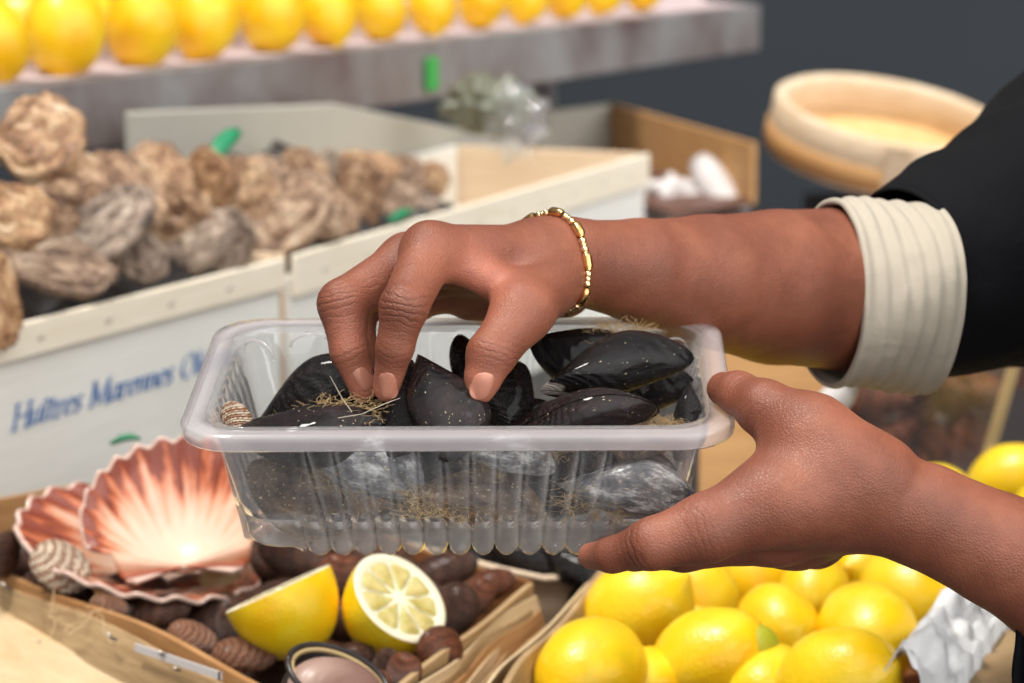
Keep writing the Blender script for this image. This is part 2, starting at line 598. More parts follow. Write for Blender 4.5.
def joinvf(parts):
    V, F = [], []
    for v, f in parts:
        b = len(V)
        V += list(v)
        F += [tuple(b + i for i in q) for q in f]
    return V, F


def copy_thing(src, name, label, mw, group=None, cat=None):
    c = src.copy()
    COL.objects.link(c)
    c.name = name
    c.matrix_world = mw
    c['label'] = label
    if group:
        c['group'] = group
    if cat:
        c['category'] = cat
    for ch in src.children:
        d = ch.copy()
        COL.objects.link(d)
        d.parent = c
    return c


def frame(x, zhint):
    x = x.normalized()
    z = (zhint - x * zhint.dot(x)).normalized()
    y = z.cross(x)
    return Matrix((x, y, z)).transposed()


def mat4(R, loc, s):
    M = R.to_4x4() @ Matrix.Diagonal((s[0], s[1], s[2], 1))
    M.translation = loc
    return M

# ------------------------------------------------------------------ the person: one continuous surface from a blended distance field
def surface_nets(F, xs, ys, zs):
    ins = F < 0
    nx, ny, nz = F.shape
    c = np.zeros((nx - 1, ny - 1, nz - 1), np.uint8)
    for dx in (0, 1):
        for dy in (0, 1):
            for dz in (0, 1):
                c += ins[dx:nx - 1 + dx, dy:ny - 1 + dy, dz:nz - 1 + dz]
    act = (c > 0) & (c < 8)
    I, J, K = np.nonzero(act)
    n = len(I)
    idx = np.full(act.shape, -1, np.int32)
    idx[act] = np.arange(n)
    pos = np.zeros((n, 3))
    cnt = np.zeros(n)
    cor = [(a, b, d) for a in (0, 1) for b in (0, 1) for d in (0, 1)]
    for p in range(8):
        for q in range(p + 1, 8):
            if sum(abs(cor[p][i] - cor[q][i]) for i in range(3)) != 1:
                continue
            a, b = cor[p], cor[q]
            fa = F[I + a[0], J + a[1], K + a[2]]
            fb = F[I + b[0], J + b[1], K + b[2]]
            m = (fa < 0) != (fb < 0)
            t = np.where(m, fa / np.where(m, fa - fb, 1), 0)
            for ax, arr, ii in ((0, xs, I), (1, ys, J), (2, zs, K)):
                pa = arr[ii + a[ax]]
                pb = arr[ii + b[ax]]
                pos[:, ax] += np.where(m, pa + (pb - pa) * t, 0)
            cnt += m
    pos /= cnt[:, None]
    quads = []
    s = ins[:-1, 1:-1, 1:-1] != ins[1:, 1:-1, 1:-1]
    i, j, k = np.nonzero(s)
    fl = ins[i, j + 1, k + 1]
    q = np.stack([idx[i, j, k], idx[i, j + 1, k], idx[i, j + 1, k + 1], idx[i, j, k + 1]], 1)
    q[~fl] = q[~fl][:, ::-1]
    quads.append(q)
    s = ins[1:-1, :-1, 1:-1] != ins[1:-1, 1:, 1:-1]
    i, j, k = np.nonzero(s)
    fl = ins[i + 1, j, k + 1]
    q = np.stack([idx[i, j, k], idx[i, j, k + 1], idx[i + 1, j, k + 1], idx[i + 1, j, k]], 1)
    q[~fl] = q[~fl][:, ::-1]
    quads.append(q)
    s = ins[1:-1, 1:-1, :-1] != ins[1:-1, 1:-1, 1:]
    i, j, k = np.nonzero(s)
    fl = ins[i + 1, j + 1, k]
    q = np.stack([idx[i, j, k], idx[i + 1, j, k], idx[i + 1, j + 1, k], idx[i, j + 1, k]], 1)
    q[~fl] = q[~fl][:, ::-1]
    quads.append(q)
    return pos, np.concatenate(quads)


def axis(fine0, fine1, hf, lo, hi, hc):
    a = list(np.arange(fine0, fine1, hf))
    h, x = hf, a[-1]
    while x < hi:
        h = min(hc, h * 1.08)
        x += h
        a.append(x)
    h, x = hf, a[0]
    pre = []
    while x > lo:
        h = min(hc, h * 1.08)
        x -= h
        pre.append(x)
    return np.array(pre[::-1] + a)


class Field:
    def __init__(self, xs, ys, zs):
        self.ax = (xs, ys, zs)
        self.F = np.full((len(xs), len(ys), len(zs)), 1.0, np.float32)

    def region(self, lo, hi):
        sl = []
        for a, l, h in zip(self.ax, lo, hi):
            i = max(0, int(np.searchsorted(a, l)) - 2)
            j = min(len(a), int(np.searchsorted(a, h)) + 2)
            sl.append(slice(i, j))
        return tuple(sl)

    def cap(self, F, a, b, ra, rb, k, flat=None):
        a, b = np.array(a, float), np.array(b, float)
        m = max(ra, rb) * 1.1 + k + 0.004
        sl = self.region(np.minimum(a, b) - m, np.maximum(a, b) + m)
        X = (self.ax[0][sl[0]][:, None, None] - a[0]).astype(np.float32)
        Y = (self.ax[1][sl[1]][None, :, None] - a[1]).astype(np.float32)
        Z = (self.ax[2][sl[2]][None, None, :] - a[2]).astype(np.float32)
        ba = b - a
        L2 = float(ba @ ba) or 1e-12
        h = np.clip((X * ba[0] + Y * ba[1] + Z * ba[2]) / L2, 0, 1)
        vx, vy, vz = X - h * ba[0], Y - h * ba[1], Z - h * ba[2]
        if flat is not None:
            nrm, fk = flat
            dn = (vx * nrm[0] + vy * nrm[1] + vz * nrm[2]) * (fk - 1)
            vx, vy, vz = vx + dn * nrm[0], vy + dn * nrm[1], vz + dn * nrm[2]
        d = np.sqrt(vx * vx + vy * vy + vz * vz) - (ra + (rb - ra) * h)
        self.smin(F, sl, d, k)

    @staticmethod
    def smin(F, sl, d, k):
        f = F[sl]
        hh = np.maximum(k - np.abs(f - d), 0) / k
        F[sl] = np.minimum(f, d) - hh * hh * (k * 0.25)


def build_body():
    xs = axis(-0.082, 0.135, 0.00085, -0.10, 0.66, 0.012)
    ys = axis(0.895, 1.075, 0.00085, 0.85, 1.62, 0.012)
    zs = axis(1.045, 1.180, 0.00085, 0.90, 1.56, 0.012)
    fd = Field(xs, ys, zs)
    big = lambda: np.full(fd.F.shape, 1.0, np.float32)

    def chain(F, pts, k):
        for (p, q) in zip(pts[:-1], pts[1:]):
            a, b = P(*p[:3]), P(*q[:3])
            fd.cap(F, a, b, M2(p[3], p[2]), M2(q[3], q[2]), k)

    total = big()
    # ---------- right hand (picks the mussel) and arm
    palm = big()
    wr = (558, 259, 1.045)
    for mcp, r0, r1 in (((430, 251, 1.003), 34, 27), ((408, 262, 1.024), 32, 27), ((424, 272, 1.048), 30, 26), ((446, 284, 1.066), 28, 23)):
        chain(palm, [(*wr, r0), (*mcp, r1)], 0.006)
    chain(palm, [(565, 290, 1.068, 28), (470, 299, 1.072, 22)], 0.008)
    chain(palm, [(556, 278, 1.03, 33), (522, 312, 1.0, 28)], 0.008)
    chain(palm, [(452, 262, 1.005, 16), (520, 296, 1.01, 20)], 0.006)
    chain(palm, [(540, 260, 1.042, 39), (580, 262, 1.05, 41)], 0.008)
    chain(palm, [(575, 262, 1.048, 42), (640, 271, 1.067, 52), (705, 281, 1.09, 66), (775, 287, 1.115, 77), (850, 289, 1.145, 82), (960, 288, 1.2, 86), (1060, 270, 1.25, 92)], 0.0025)
    el = P(1060, 270, 1.25)
    sh = Vector((0.43, 1.45, 1.36))
    fd.cap(palm, el, sh, 0.043, 0.062, 0.015)
    fingers = [
        [(430, 251, 1.003, 27), (404, 307, 0.978, 24), (395, 347, 0.980, 18.5), (386.5, 388, 0.988, 14)],
        [(408, 262, 1.024, 26), (343, 304, 1.003, 25), (349, 351, 1.000, 18.5), (363, 389, 1.003, 14)],
        [(424, 272, 1.048, 24), (356, 308, 1.036, 21), (360, 346, 1.03, 16), (374, 376, 1.022, 13)],
        [(446, 284, 1.066, 22), (402, 314, 1.058, 17), (398, 342, 1.05, 14), (392, 364, 1.042, 11)],
        [(524, 310, 1.0, 29), (491, 355, 0.986, 24.5), (483, 378, 0.985, 18), (480, 390, 0.985, 14.5)],
    ]
    fing = big()
    for ch in fingers:
        one = big()
        chain(one, ch, 0.0025)
        sl = (slice(None),) * 3
        lo = np.min([np.array(P(*p[:3])) for p in ch], 0) - 0.02
        hi = np.max([np.array(P(*p[:3])) for p in ch], 0) + 0.02
        sl = fd.region(lo, hi)
        fd.smin(fing, sl, one[sl], 0.0008)
    # soft pads and knuckle swellings
    lo, hi = np.array(P(300, 420, 0.93)) - 0.03, np.array(P(620, 200, 1.12)) + 0.03
    rs = fd.region(np.minimum(lo, hi), np.maximum(lo, hi))
    fd.smin(palm, rs, fing[rs], 0.0065)
    fd.smin(total, (slice(None),) * 3, palm, 0.001)
    # ---------- left hand (holds the tray) and arm
    palm = big()
    wr = (872, 498, 0.957)
    for mcp, r0, r1 in (((768, 503, 0.945), 46, 40), ((778, 526, 0.966), 44, 38), ((796, 533, 0.99), 42, 34), ((815, 536, 1.012), 38, 30)):
        chain(palm, [(*wr, r0), (*mcp, r1)], 0.008)
    chain(palm, [(868, 480, 0.952, 48), (812, 434, 0.955, 38)], 0.010)
    chain(palm, [(796, 452, 0.953, 36), (778, 500, 0.950, 38)], 0.008)
    chain(palm, [(840, 470, 0.948, 40), (800, 500, 0.942, 36)], 0.010)
    chain(palm, [(870, 499, 0.957, 52), (925, 516, 0.955, 52), (1000, 551, 0.957, 57), (1060, 580, 0.965, 68), (1150, 622, 0.985, 82)], 0.0025)
    el = P(1150, 622, 0.985)
    sh = Vector((0.43, 1.07, 1.36))
    fd.cap(palm, el, sh, 0.040, 0.060, 0.015)
    fingers = [
        [(768, 503, 0.945, 40), (706, 528, 0.938, 34), (652, 544, 0.936, 25.5), (612, 555, 0.944, 17), (591, 556, 0.955, 13.5)],
        [(778, 526, 0.966, 36), (684, 549, 0.966, 22), (634, 553, 0.985, 17), (604, 549, 1.0, 14)],
        [(796, 533, 0.99, 33), (704, 546, 1.004, 21), (656, 543, 1.02, 16), (624, 537, 1.035, 13)],
        [(815, 536, 1.012, 28), (740, 540, 1.035, 18), (704, 537, 1.045, 14), (680, 532, 1.055, 12)],
        [(812, 434, 0.955, 37), (764, 408, 0.963, 28), (738, 393, 0.975, 21), (724, 389, 0.983, 17.5)],
    ]
    fing = big()
    for ch in fingers:
        one = big()
        chain(one, ch, 0.003)
        lo = np.min([np.array(P(*p[:3])) for p in ch], 0) - 0.025
        hi = np.max([np.array(P(*p[:3])) for p in ch], 0) + 0.025
        sl = fd.region(lo, hi)
        fd.smin(fing, sl, one[sl], 0.0008)
    fd.smin(palm, (slice(None),) * 3, fing, 0.007)
    # ---------- trunk
    fd.cap(palm, (0.47, 1.26, 0.97), (0.46, 1.26, 1.30), 0.115, 0.12, 0.03)
    fd.cap(palm, (0.43, 1.07, 1.36), (0.43, 1.45, 1.36), 0.062, 0.062, 0.03)
    fd.cap(palm, (0.44, 1.26, 1.36), (0.42, 1.26, 1.46), 0.058, 0.055, 0.03)
    fd.smin(total, (slice(None),) * 3, palm, 0.001)
    pos, quads = surface_nets(total, xs, ys, zs)
    return pos, quads


def skin_attributes(pos, nrm):
    """Knuckle wrinkles: position along the finger (mm) and weight, kept as attributes of the skin."""
    cu = np.zeros(len(pos))
    cw = np.zeros(len(pos))
    red = np.zeros(len(pos))
    J = [  # joint, axis towards, half-length mm, radius mm, weight, view-side normal (px dx, dy, dc)
        ((404, 306, 0.978), (396, 345, 0.980), 8, 12, 0.85, (0.1, -0.3, 0.9)),
        ((395, 352, 0.980), (387, 385, 0.988), 4.5, 9, 0.55, (0.1, -0.2, 0.9)),
        ((343, 302, 1.003), (349, 350, 1.0), 8, 13, 0.7, (-0.5, -0.4, 0.7)),
        ((350, 354, 1.0), (362, 388, 1.003), 4.5, 9, 0.5, (-0.3, -0.2, 0.8)),
        ((494, 351, 0.986), (482, 388, 0.985), 5.5, 10, 0.6, (0.6, -0.2, 0.7)),
        ((642, 546, 0.937), (606, 556, 0.946), 4.0, 10, 0.75, (0, -0.1, 1)),
        ((700, 520, 0.937), (652, 544, 0.936), 9, 16, 0.25, (0, -0.1, 1)),
        ((758, 440, 0.962), (775, 470, 0.95), 5, 13, 0.45, (-0.3, 0, 0.9)),
        ((748, 392, 0.968), (726, 386, 0.982), 5, 11, 0.35, (0, -0.8, 0.6)),
        ((865, 446, 0.95), (895, 470, 0.952), 9, 11, 0.18, (0.3, -0.8, 0.5)),
    ]
    for j, t, hl, rad, w, vd in J:
        c = np.array(P(*j))
        ax = np.array(P(*t)) - c
        ax /= np.linalg.norm(ax)
        v = (pos - c) * 1000
        u = v @ ax
        lat = np.linalg.norm(v - u[:, None] * ax, axis=1)
        d = np.array(D(*vd))
        face = np.clip(nrm @ d * 1.6, 0, 1)
        ww = w * np.exp(-(u / hl) ** 2) * (lat < rad * 1.25) * face
        m = ww > cw
        cu[m] = u[m]
        cw = np.maximum(cw, ww)
    R = [((384, 392, 0.985), 11, 0.8), ((364, 392, 1.0), 11, 0.9), ((481, 390, 0.985), 11, 0.8), ((350, 330, 0.99), 15, 0.5),
         ((478, 282, 1.0), 16, 0.85), ((592, 556, 0.955), 9, 0.7), ((722, 452, 0.96), 12, 0.8), ((740, 400, 0.975), 14, 0.25),
         ((690, 500, 0.945), 16, 0.3), ((400, 300, 1.0), 18, 0.3), ((735, 455, 0.99), 14, 0.6)]
    for c, r, w in R:
        d = np.linalg.norm(pos - np.array(P(*c)), axis=1) * 1000
        red = np.maximum(red, w * np.exp(-(d / r) ** 2))
    return cu, cw, red


body_pos, body_quads = build_body()
person = thing('person', 'person in a black short-sleeved shirt holding a clear tray of mussels in both hands', 'person',
               (0.47, 1.26, 0.0))
_org = np.array(person.location)
_me = bpy.data.meshes.new('body')
_me.from_pydata((body_pos - _org).tolist(), [], body_quads.tolist())
_me.materials.append(MT['skin'])
_me.polygons.foreach_set('use_smooth', [True] * len(_me.polygons))
_me.update()
# relax the voxel steps
_bm = bmesh.new()
_bm.from_mesh(_me)
for _ in range(3):
    bmesh.ops.smooth_vert(_bm, verts=_bm.verts[:], factor=0.5, use_axis_x=True, use_axis_y=True, use_axis_z=True)
_bm.to_mesh(_me)
_bm.free()
_me.update()
body = bpy.data.objects.new('body', _me)
COL.objects.link(body)
body.parent = person
_n = len(_me.vertices)
_co = np.zeros(_n * 3)
_me.vertices.foreach_get('co', _co)
_co = _co.reshape(-1, 3) + _org
_no = np.zeros(_n * 3)
_me.vertices.foreach_get('normal', _no)
_no = _no.reshape(-1, 3)
for _name, _arr in zip(('crease_u', 'crease_w', 'red'), skin_attributes(_co, _no)):
    _at = _me.attributes.new(_name, 'FLOAT', 'POINT')
    _at.data.foreach_set('value', _arr.astype(np.float32))
body_bvh = BVHTree.FromPolygons(_co.tolist(), body_quads.tolist())
print('body verts', _n)


def nail(center, lengthdir, out, hl, hw, parent):
    """Nail plate laid on the finger; center is a photo pixel, the plate is projected on the skin along -out."""
    c = P(*center)
    hit = body_bvh.ray_cast(c + out * 0.02, -out)
    if hit[0] is None:
        return None
    c = hit[0]
    N = out
    L = (lengthdir - N * lengthdir.dot(N)).normalized()
    W = N.cross(L)
    vs, nu, nv = [], 15, 13
    for i in range(nu):
        a = -1 + 2 * i / (nu - 1)
        for j in range(nv):
            b = -1 + 2 * j / (nv - 1)
            lim = (1 - abs(a) ** 3.2) ** (1 / 2.4) if a > 0 else (1 - abs(a) ** 4) ** (1 / 2.2)
            bb = b * max(lim, 0.05)
            q = c + L * (a * hl) + W * (bb * hw)
            h = body_bvh.ray_cast(q + N * 0.012, -N)
            s = h[0] if h[0] is not None and (h[0] - q).dot(N) > -0.0035 else q - N * 0.0035
            edge = max(abs(a), abs(b)) ** 4
            base = c + (s - c) * 1.0
            vs.append(base + N * (0.0006 - 0.0007 * edge))
    o = world_part('fingernail', vs, grid_faces(nu, nv), MT['nail'], parent)
    o.modifiers.new('thick', 'SOLIDIFY').thickness = 0.0004
    recalc(o)
    return o


nail((381.5, 388, 0.97), -UP, D(-0.15, 0.05, 1), 0.0053, 0.0034, person)
nail((358, 393, 0.98), (-UP * 0.85 + RIGHT * 0.5), D(-0.05, 0.25, 0.9), 0.0050, 0.0030, person)
nail((488, 385, 0.975), (-UP * 0.95 - RIGHT * 0.16), D(0.45, -0.10, 0.88), 0.0050, 0.0037, person)


# ------------------------------------------------------------------ clothing
def rings_mesh(name, rings, mat, th, n=64, wob=0.0, seed=1, thick=0.0012, sub=6):
    """Loft of rings (px, py, Z, r px[, aspect]) in world space with cloth folds."""
    pts = [P(*r[:3]) for r in rings]
    rad = [M2(r[3], r[2]) for r in rings]
    # dense interpolation
    m = len(rings)
    A = []
    for i in range(m - 1):
        for s in range(sub):
            t = s / sub
            p0, p1, p2, p3 = (pts[max(i - 1, 0)], pts[i], pts[i + 1], pts[min(i + 2, m - 1)])
            q = 0.5 * ((2 * p1) + (p2 - p0) * t + (2 * p0 - 5 * p1 + 4 * p2 - p3) * t * t + (3 * p1 - p0 - 3 * p2 + p3) * t ** 3)
            A.append((q, rad[i] + (rad[i + 1] - rad[i]) * t))
    A.append((pts[-1], rad[-1]))
    vs = []
    ref = Vector((0, 0, 1))
    for i, (p, r) in enumerate(A):
        d = (A[min(i + 1, len(A) - 1)][0] - A[max(i - 1, 0)][0]).normalized()
        x = (ref - d * ref.dot(d)).normalized()
        y = d.cross(x)
        for k in range(n):
            a = 2 * PI * k / n
            q = p + x * (r * math.cos(a)) + y * (r * math.sin(a))
            nz = noise.noise(q * 16 + Vector((seed, 0, 0))) * 0.7 + noise.noise(q * 42 + Vector((seed, 5, 0))) * 0.3
            vs.append(q + (q - p).normalized() * (nz * wob))
    o = world_part(name, vs, grid_faces(len(A), n, False, True), mat, th)
    recalc(o)
    sm = o.modifiers.new('cloth', 'SOLIDIFY')
    sm.thickness = thick
    sm.offset = 0
    return o


# cream cuff with stitched pleats
cuffr = []
ax0 = P(826, 290, 1.138)
ax1 = ax0 + (RIGHT * 0.95 + FWD * 0.30) * 0.048
vs = []
nring, nseg = 46, 72
axd = (ax1 - ax0).normalized()
cx = (UP - axd * UP.dot(axd)).normalized()
cy = axd.cross(cx)
for i in range(nring):
    t = i / (nring - 1)
    p = ax0.lerp(ax1, t * 0.95) + UP * (-0.0015)
    r = 0.0393 + 0.0006 * t + 0.0007 * math.sin(t * 6 * 2 * PI) - (0.0012 if i == 0 else 0)
    for k in range(nseg):
        a = 2 * PI * k / nseg
        w = 0.0012 * math.sin(3 * a + 5 * t) + 0.0007 * noise.noise(Vector((math.cos(a) * 3, math.sin(a) * 3, t * 6)))
        drop = -0.002 * max(0, -math.cos(a)) ** 3 * t
        vs.append(p + cx * ((r + w) * math.cos(a) + drop) + cy * ((r + w) * math.sin(a)))
cuff = world_part('cuff', vs, grid_faces(nring, nseg, False, True), MT['cuff'], person)
recalc(cuff)
_s = cuff.modifiers.new('cloth', 'SOLIDIFY')
_s.thickness = 0.0016
cuff['label'] = 'pleated cream inner cuff'

# black short sleeves, torso
slv = rings_mesh('sleeve', [(899, 283, 1.162, 94), (914, 280, 1.166, 98), (950, 270, 1.174, 106), (990, 254, 1.186, 117), (1040, 236, 1.21, 133),
                            (1100, 205, 1.275, 148), (1180, 110, 1.33, 152), (1262, -80, 1.41, 148), (1330, -205, 1.45, 150)],
                 MT['shirt'], person, wob=0.006, seed=3)
slv2 = rings_mesh('sleeve', [(1086, 598, 0.966, 80), (1104, 606, 0.968, 96), (1152, 606, 0.982, 120), (1222, 500, 0.994, 132), (1300, 330, 1.004, 150),
                             (1400, 140, 1.016, 172), (1540, -130, 1.035, 186), (1625, -292, 1.045, 180)],
                  MT['shirt'], person, wob=0.007, seed=8)
# the folded edge of the near sleeve, hanging below the forearm
vs = []
for i in range(14):
    t = i / 13
    for k in range(20):
        s = k / 19
        q = P(1013.5 + 2.0 * math.sin(s * 9) + 70 * t, 612 + 46 * t + 120 * s, 0.956 + 0.02 * math.sin(t * 5) + 0.012 * s)
        vs.append(q)
fl = world_part('sleeve_flap', vs, grid_faces(14, 20), MT['shirt'], person)
fl.modifiers.new('cloth', 'SOLIDIFY').thickness = 0.002

vs = []
prof = [(0.78, 0.150, 0.215), (0.9, 0.145, 0.215), (1.0, 0.140, 0.210), (1.1, 0.140, 0.212), (1.2, 0.145, 0.218), (1.3, 0.145, 0.222), (1.36, 0.125, 0.225), (1.41, 0.09, 0.17), (1.45, 0.066, 0.085), (1.47, 0.064, 0.070)]
for z, hx, hy in prof:
    for k in range(64):
        a = 2 * PI * k / 64
        c, s = math.cos(a), math.sin(a)
        q = Vector((0.475 + hx * math.copysign(abs(c) ** 0.85, c), 1.26 + hy * math.copysign(abs(s) ** 0.85, s), z))
        q += Vector((c, s, 0)) * 0.008 * noise.noise(q * 9)
        vs.append(q)
shirt = world_part('shirt', vs, grid_faces(len(prof), 64, False, True), MT['shirt'], person)
recalc(shirt)
shirt.modifiers.new('cloth', 'SOLIDIFY').thickness = 0.002

# ------------------------------------------------------------------ bracelet
w0, w1 = Vector(P(535, 258, 1.042)), Vector(P(620, 268, 1.06))
wax = (w1 - w0).normalized()
wx = (UP - wax * UP.dot(wax)).normalized()
wy = wx.cross(wax)
if wy.dot(FWD) > 0:
    wy = -wy          # wy points to the viewer
loop = []
NB = 160
for k in range(NB):
    a = 2 * PI * k / NB          # 0 = top, pi/2 = towards the viewer, pi = below
    st = 0.10 + 0.16 * math.sin(a) * 1.0 + (0.03 * max(0, -math.cos(a)))
    base = w0.lerp(w1, st)
    dr = wx * math.cos(a) + wy * math.sin(a)
    h = body_bvh.ray_cast(base + dr * 0.06, -dr)
    loop.append((h[0] if h[0] is not None else base + dr * 0.018) + dr * 0.0012)
for _ in range(6):
    loop = [(loop[i - 1] + loop[i] * 2 + loop[(i + 1) % NB]) / 4 for i in range(NB)]
cb = sum(loop, Vector()) / NB
brc = thing('bracelet', 'gold link bracelet around the wrist of the hand picking a mussel', 'bracelet', cb)
L = [0]
for i in range(NB):
    L.append(L[-1] + (loop[(i + 1) % NB] - loop[i]).length)


def lp(s):
    s = s % L[-1]
    i = max(j for j in range(NB) if L[j] <= s)
    t = (s - L[i]) / max(1e-9, L[i + 1] - L[i])
    return loop[i].lerp(loop[(i + 1) % NB], t)


unit = 0.0145
nu_ = round(L[-1] / unit)
unit = L[-1] / nu_
for q in range(nu_):
    s0 = q * unit
    pts = [lp(s0 + 0.0008 + 0.0078 * t / 8) + (lp(s0 + 0.004) - cb).normalized() * 0.0004 for t in range(9)]
    vs, fs = tube_vf(pts, [0.0009, 0.0016] + [0.0019] * 5 + [0.0016, 0.0009], 8)
    world_part('bar_link', vs, fs, MT['gold'], brc)
    V = []
    for j in range(3):
        c = lp(s0 + 0.0100 + 0.0019 * j)
        bm = bmesh.new()
        bmesh.ops.create_icosphere(bm, subdivisions=2, radius=0.0016 if j != 1 else 0.00135)
        v = [c + Vector(x.co) for x in bm.verts]
        f = [tuple(y.index for y in x.verts) for x in bm.faces]
        bm.free()
        V.append((v, f))
    vs, fs = joinvf(V)
    world_part('bead_link', vs, fs, MT['goldpale'], brc)

# ------------------------------------------------------------------ the clear tray
FL, FR = P(173, 437, 0.960), P(738, 435, 0.955)
BL, BR = P(213, 328, 1.078), P(712, 306, 1.083)
TO = (FL + FR) / 2
TX = (FR - FL).normalized()
TW = (FR - FL).length
_b = (BL + BR) / 2 - TO
TN = TX.cross(_b).normalized()
TY = TN.cross(TX)
TDP = _b.dot(TY)


def T(x, y, z):
    return TO + TX * x + TY * y + TN * z


def rr_loop(w, d, r, n):
    """Rounded rectangle: points, outward normals, arc length; starts in the middle of the front edge."""
    hx, hy = w / 2 - r, d / 2 - r
    per = 4 * hx + 4 * hy + 2 * PI * r
    segs = [('l', (0, -d / 2), (1, 0), hx), ('a', (hx, -hy), -PI / 2, PI / 2 * r), ('l', (w / 2, -hy), (0, 1), 2 * hy), ('a', (hx, hy), 0, PI / 2 * r),
            ('l', (hx, d / 2), (-1, 0), 2 * hx), ('a', (-hx, hy), PI / 2, PI / 2 * r), ('l', (-w / 2, hy), (0, -1), 2 * hy),
            ('a', (-hx, -hy), PI, PI / 2 * r), ('l', (-hx, -d / 2), (1, 0), hx)]
    nrm_l = {(1, 0): (0, -1), (0, 1): (1, 0), (-1, 0): (0, 1), (0, -1): (-1, 0)}
    out = []
    for i in range(n):
        s = per * i / n
        acc = 0
        for kind, p, dr, ln in segs:
            if s <= acc + ln + 1e-12:
                u = s - acc
                if kind == 'l':
                    out.append(((p[0] + dr[0] * u, p[1] + dr[1] * u), nrm_l[dr], s))
                else:
                    a = dr + u / r
                    out.append(((p[0] + r * math.cos(a), p[1] + r * math.sin(a)), (math.cos(a), math.sin(a)), s))
                break
            acc += ln
    return out, per


NL = 54
NPT = NL * 12
ZS = 1.13
levels = [(0.0006, -0.0062, 0, 0), (0.0, -0.0050, 0, 0), (0.0, -0.0012, 0, 0), (0.0008, 0.0, 0, 0), (0.0042, 0.0006, 0, 0), (0.0082, 0.0, 0, 0), (0.0096, -0.0014, 0, 0)]
for i in range(9):
    t = i / 8
    levels.append((0.0104 + 0.0095 * t, -0.004 - 0.036 * t, 0.0046 * min(1, t * 4), 0))
levels += [(0.0202, -0.0430, 0.0036, 0.0012), (0.0208, -0.0455, 0.0036, 0.0024), (0.0222, -0.0466, 0.0030, 0.0024), (0.0244, -0.0462, 0.0016, 0.0012), (0.0268, -0.0450, 0.0, 0), (0.0290, -0.0448, 0, 0)]
vs = []
for off, z, amp, dz in levels:
    loop, per = rr_loop(TW - 2 * off, TDP - 2 * off, 0.020 - off * 0.30, NPT)
    for (p, nn, s) in loop:
        lobe = abs(math.cos(PI * s / per * NL)) ** 0.55
        ex = abs(p[0]) - (TW / 2 - 0.040)
        ey = abs(p[1]) - (TDP / 2 - 0.030)
        msk = min(1, max(0.0, (-ex if abs(nn[1]) > 0.9 else -ey) / 0.004))
        o = amp * msk * (lobe - 0.45)
        vs.append(T(p[0] + nn[0] * o, p[1] + nn[1] * o + TDP / 2, z * (ZS if z < -0.01 else 1) - dz * 1.5 * msk * (lobe - 0.3)))
nl = NPT
fs = grid_faces(len(levels), nl, False, True)
fs.append(tuple((len(levels) - 1) * nl + k for k in range(nl)))
tray = thing('plastic_tray', 'clear ribbed plastic tray of black mussels held between the two hands', 'tray', T(0, TDP / 2, -0.052))
NF = 14
tb = world_part('basin', vs[5 * nl:(NF + 1) * nl], [tuple(i - 5 * nl for i in f) for f in fs if min(f) >= 5 * nl and max(f) < (NF + 1) * nl], MT['plastic'], tray)
tf = world_part('base', vs[NF * nl:], [tuple(i - NF * nl for i in f) for f in fs if min(f) >= NF * nl], MT['foot_plastic'], tray)
recalc(tf)
_s = tf.modifiers.new('wall', 'SOLIDIFY')
_s.thickness = 0.0006
recalc(tb)
_s = tb.modifiers.new('wall', 'SOLIDIFY')
_s.thickness = 0.0006
rim = world_part('rim', vs[:6 * nl], [f for f in fs if max(f) < 6 * nl], MT['rim_plastic'], tray)
recalc(rim)
_s = rim.modifiers.new('wall', 'SOLIDIFY')
_s.thickness = 0.0009
# raised half-moon stacking stops in the corners, and vertical edges
for (x, y, a0) in ((-0.062, TDP - 0.014, 0), (0.060, TDP - 0.014, 0), (0.080, TDP - 0.022, -0.7), (-0.082, TDP - 0.022, 0.7)):
    pts = []
    for k in range(15):
        a = PI * k / 14
        pts.append(T(x + 0.0085 * math.cos(a) * math.cos(a0) , y - 0.0085 * math.cos(a) * math.sin(a0), -0.008 + 0.006 * math.sin(a)))
    v, f = tube_vf(pts, 0.0006, 6)
    world_part('stacking_stop', v, f, MT['rim_plastic'], tray)


# ------------------------------------------------------------------ mussels
def mussel_valve_mesh(side, seed):
    rnd = random.Random(seed)
    ns, nph = 44, 19
    vs = []
    ph0 = rnd.random() * 10
    for i in range(ns):
        s = 0.004 + 0.992 * i / (ns - 1)
        w = 0.5 * math.sin(PI * s ** 1.25) ** (0.92 - 0.38 * s)
        th = 0.5 * math.sin(PI * s ** 0.78) ** 0.72
        yc = 0.16 * math.sin(PI * s) - 0.10 * math.sin(2 * PI * s) * 0.6
        for k in range(nph):
            a = PI * k / (nph - 1)
            c = math.cos(a)
            y = yc + w * math.copysign(abs(c) ** 0.92, c)
            prof = math.sin(a) ** 0.82
            ridge = 1 + 0.14 * math.exp(-((c + 0.35) / 0.4) ** 2)
            z = side * (th * prof * ridge)
            q = Vector((s, y * 1.0, z))
            nz = noise.noise(Vector((s * 5 + ph0, y * 6, side * 3))) * 0.035 * math.sin(a)
            step = 0.010 * math.sin(s * 60 + 6 * c + ph0) * s * math.sin(a)
            q.z += side * (nz + step)
            if k in (0, nph - 1):
                q.z = side * 0.012 + 0.015 * noise.noise(Vector((s * 7, ph0, 0)))
            vs.append(q)
    f = grid_faces(ns, nph)
    return vs, f


mussel_protos = {}


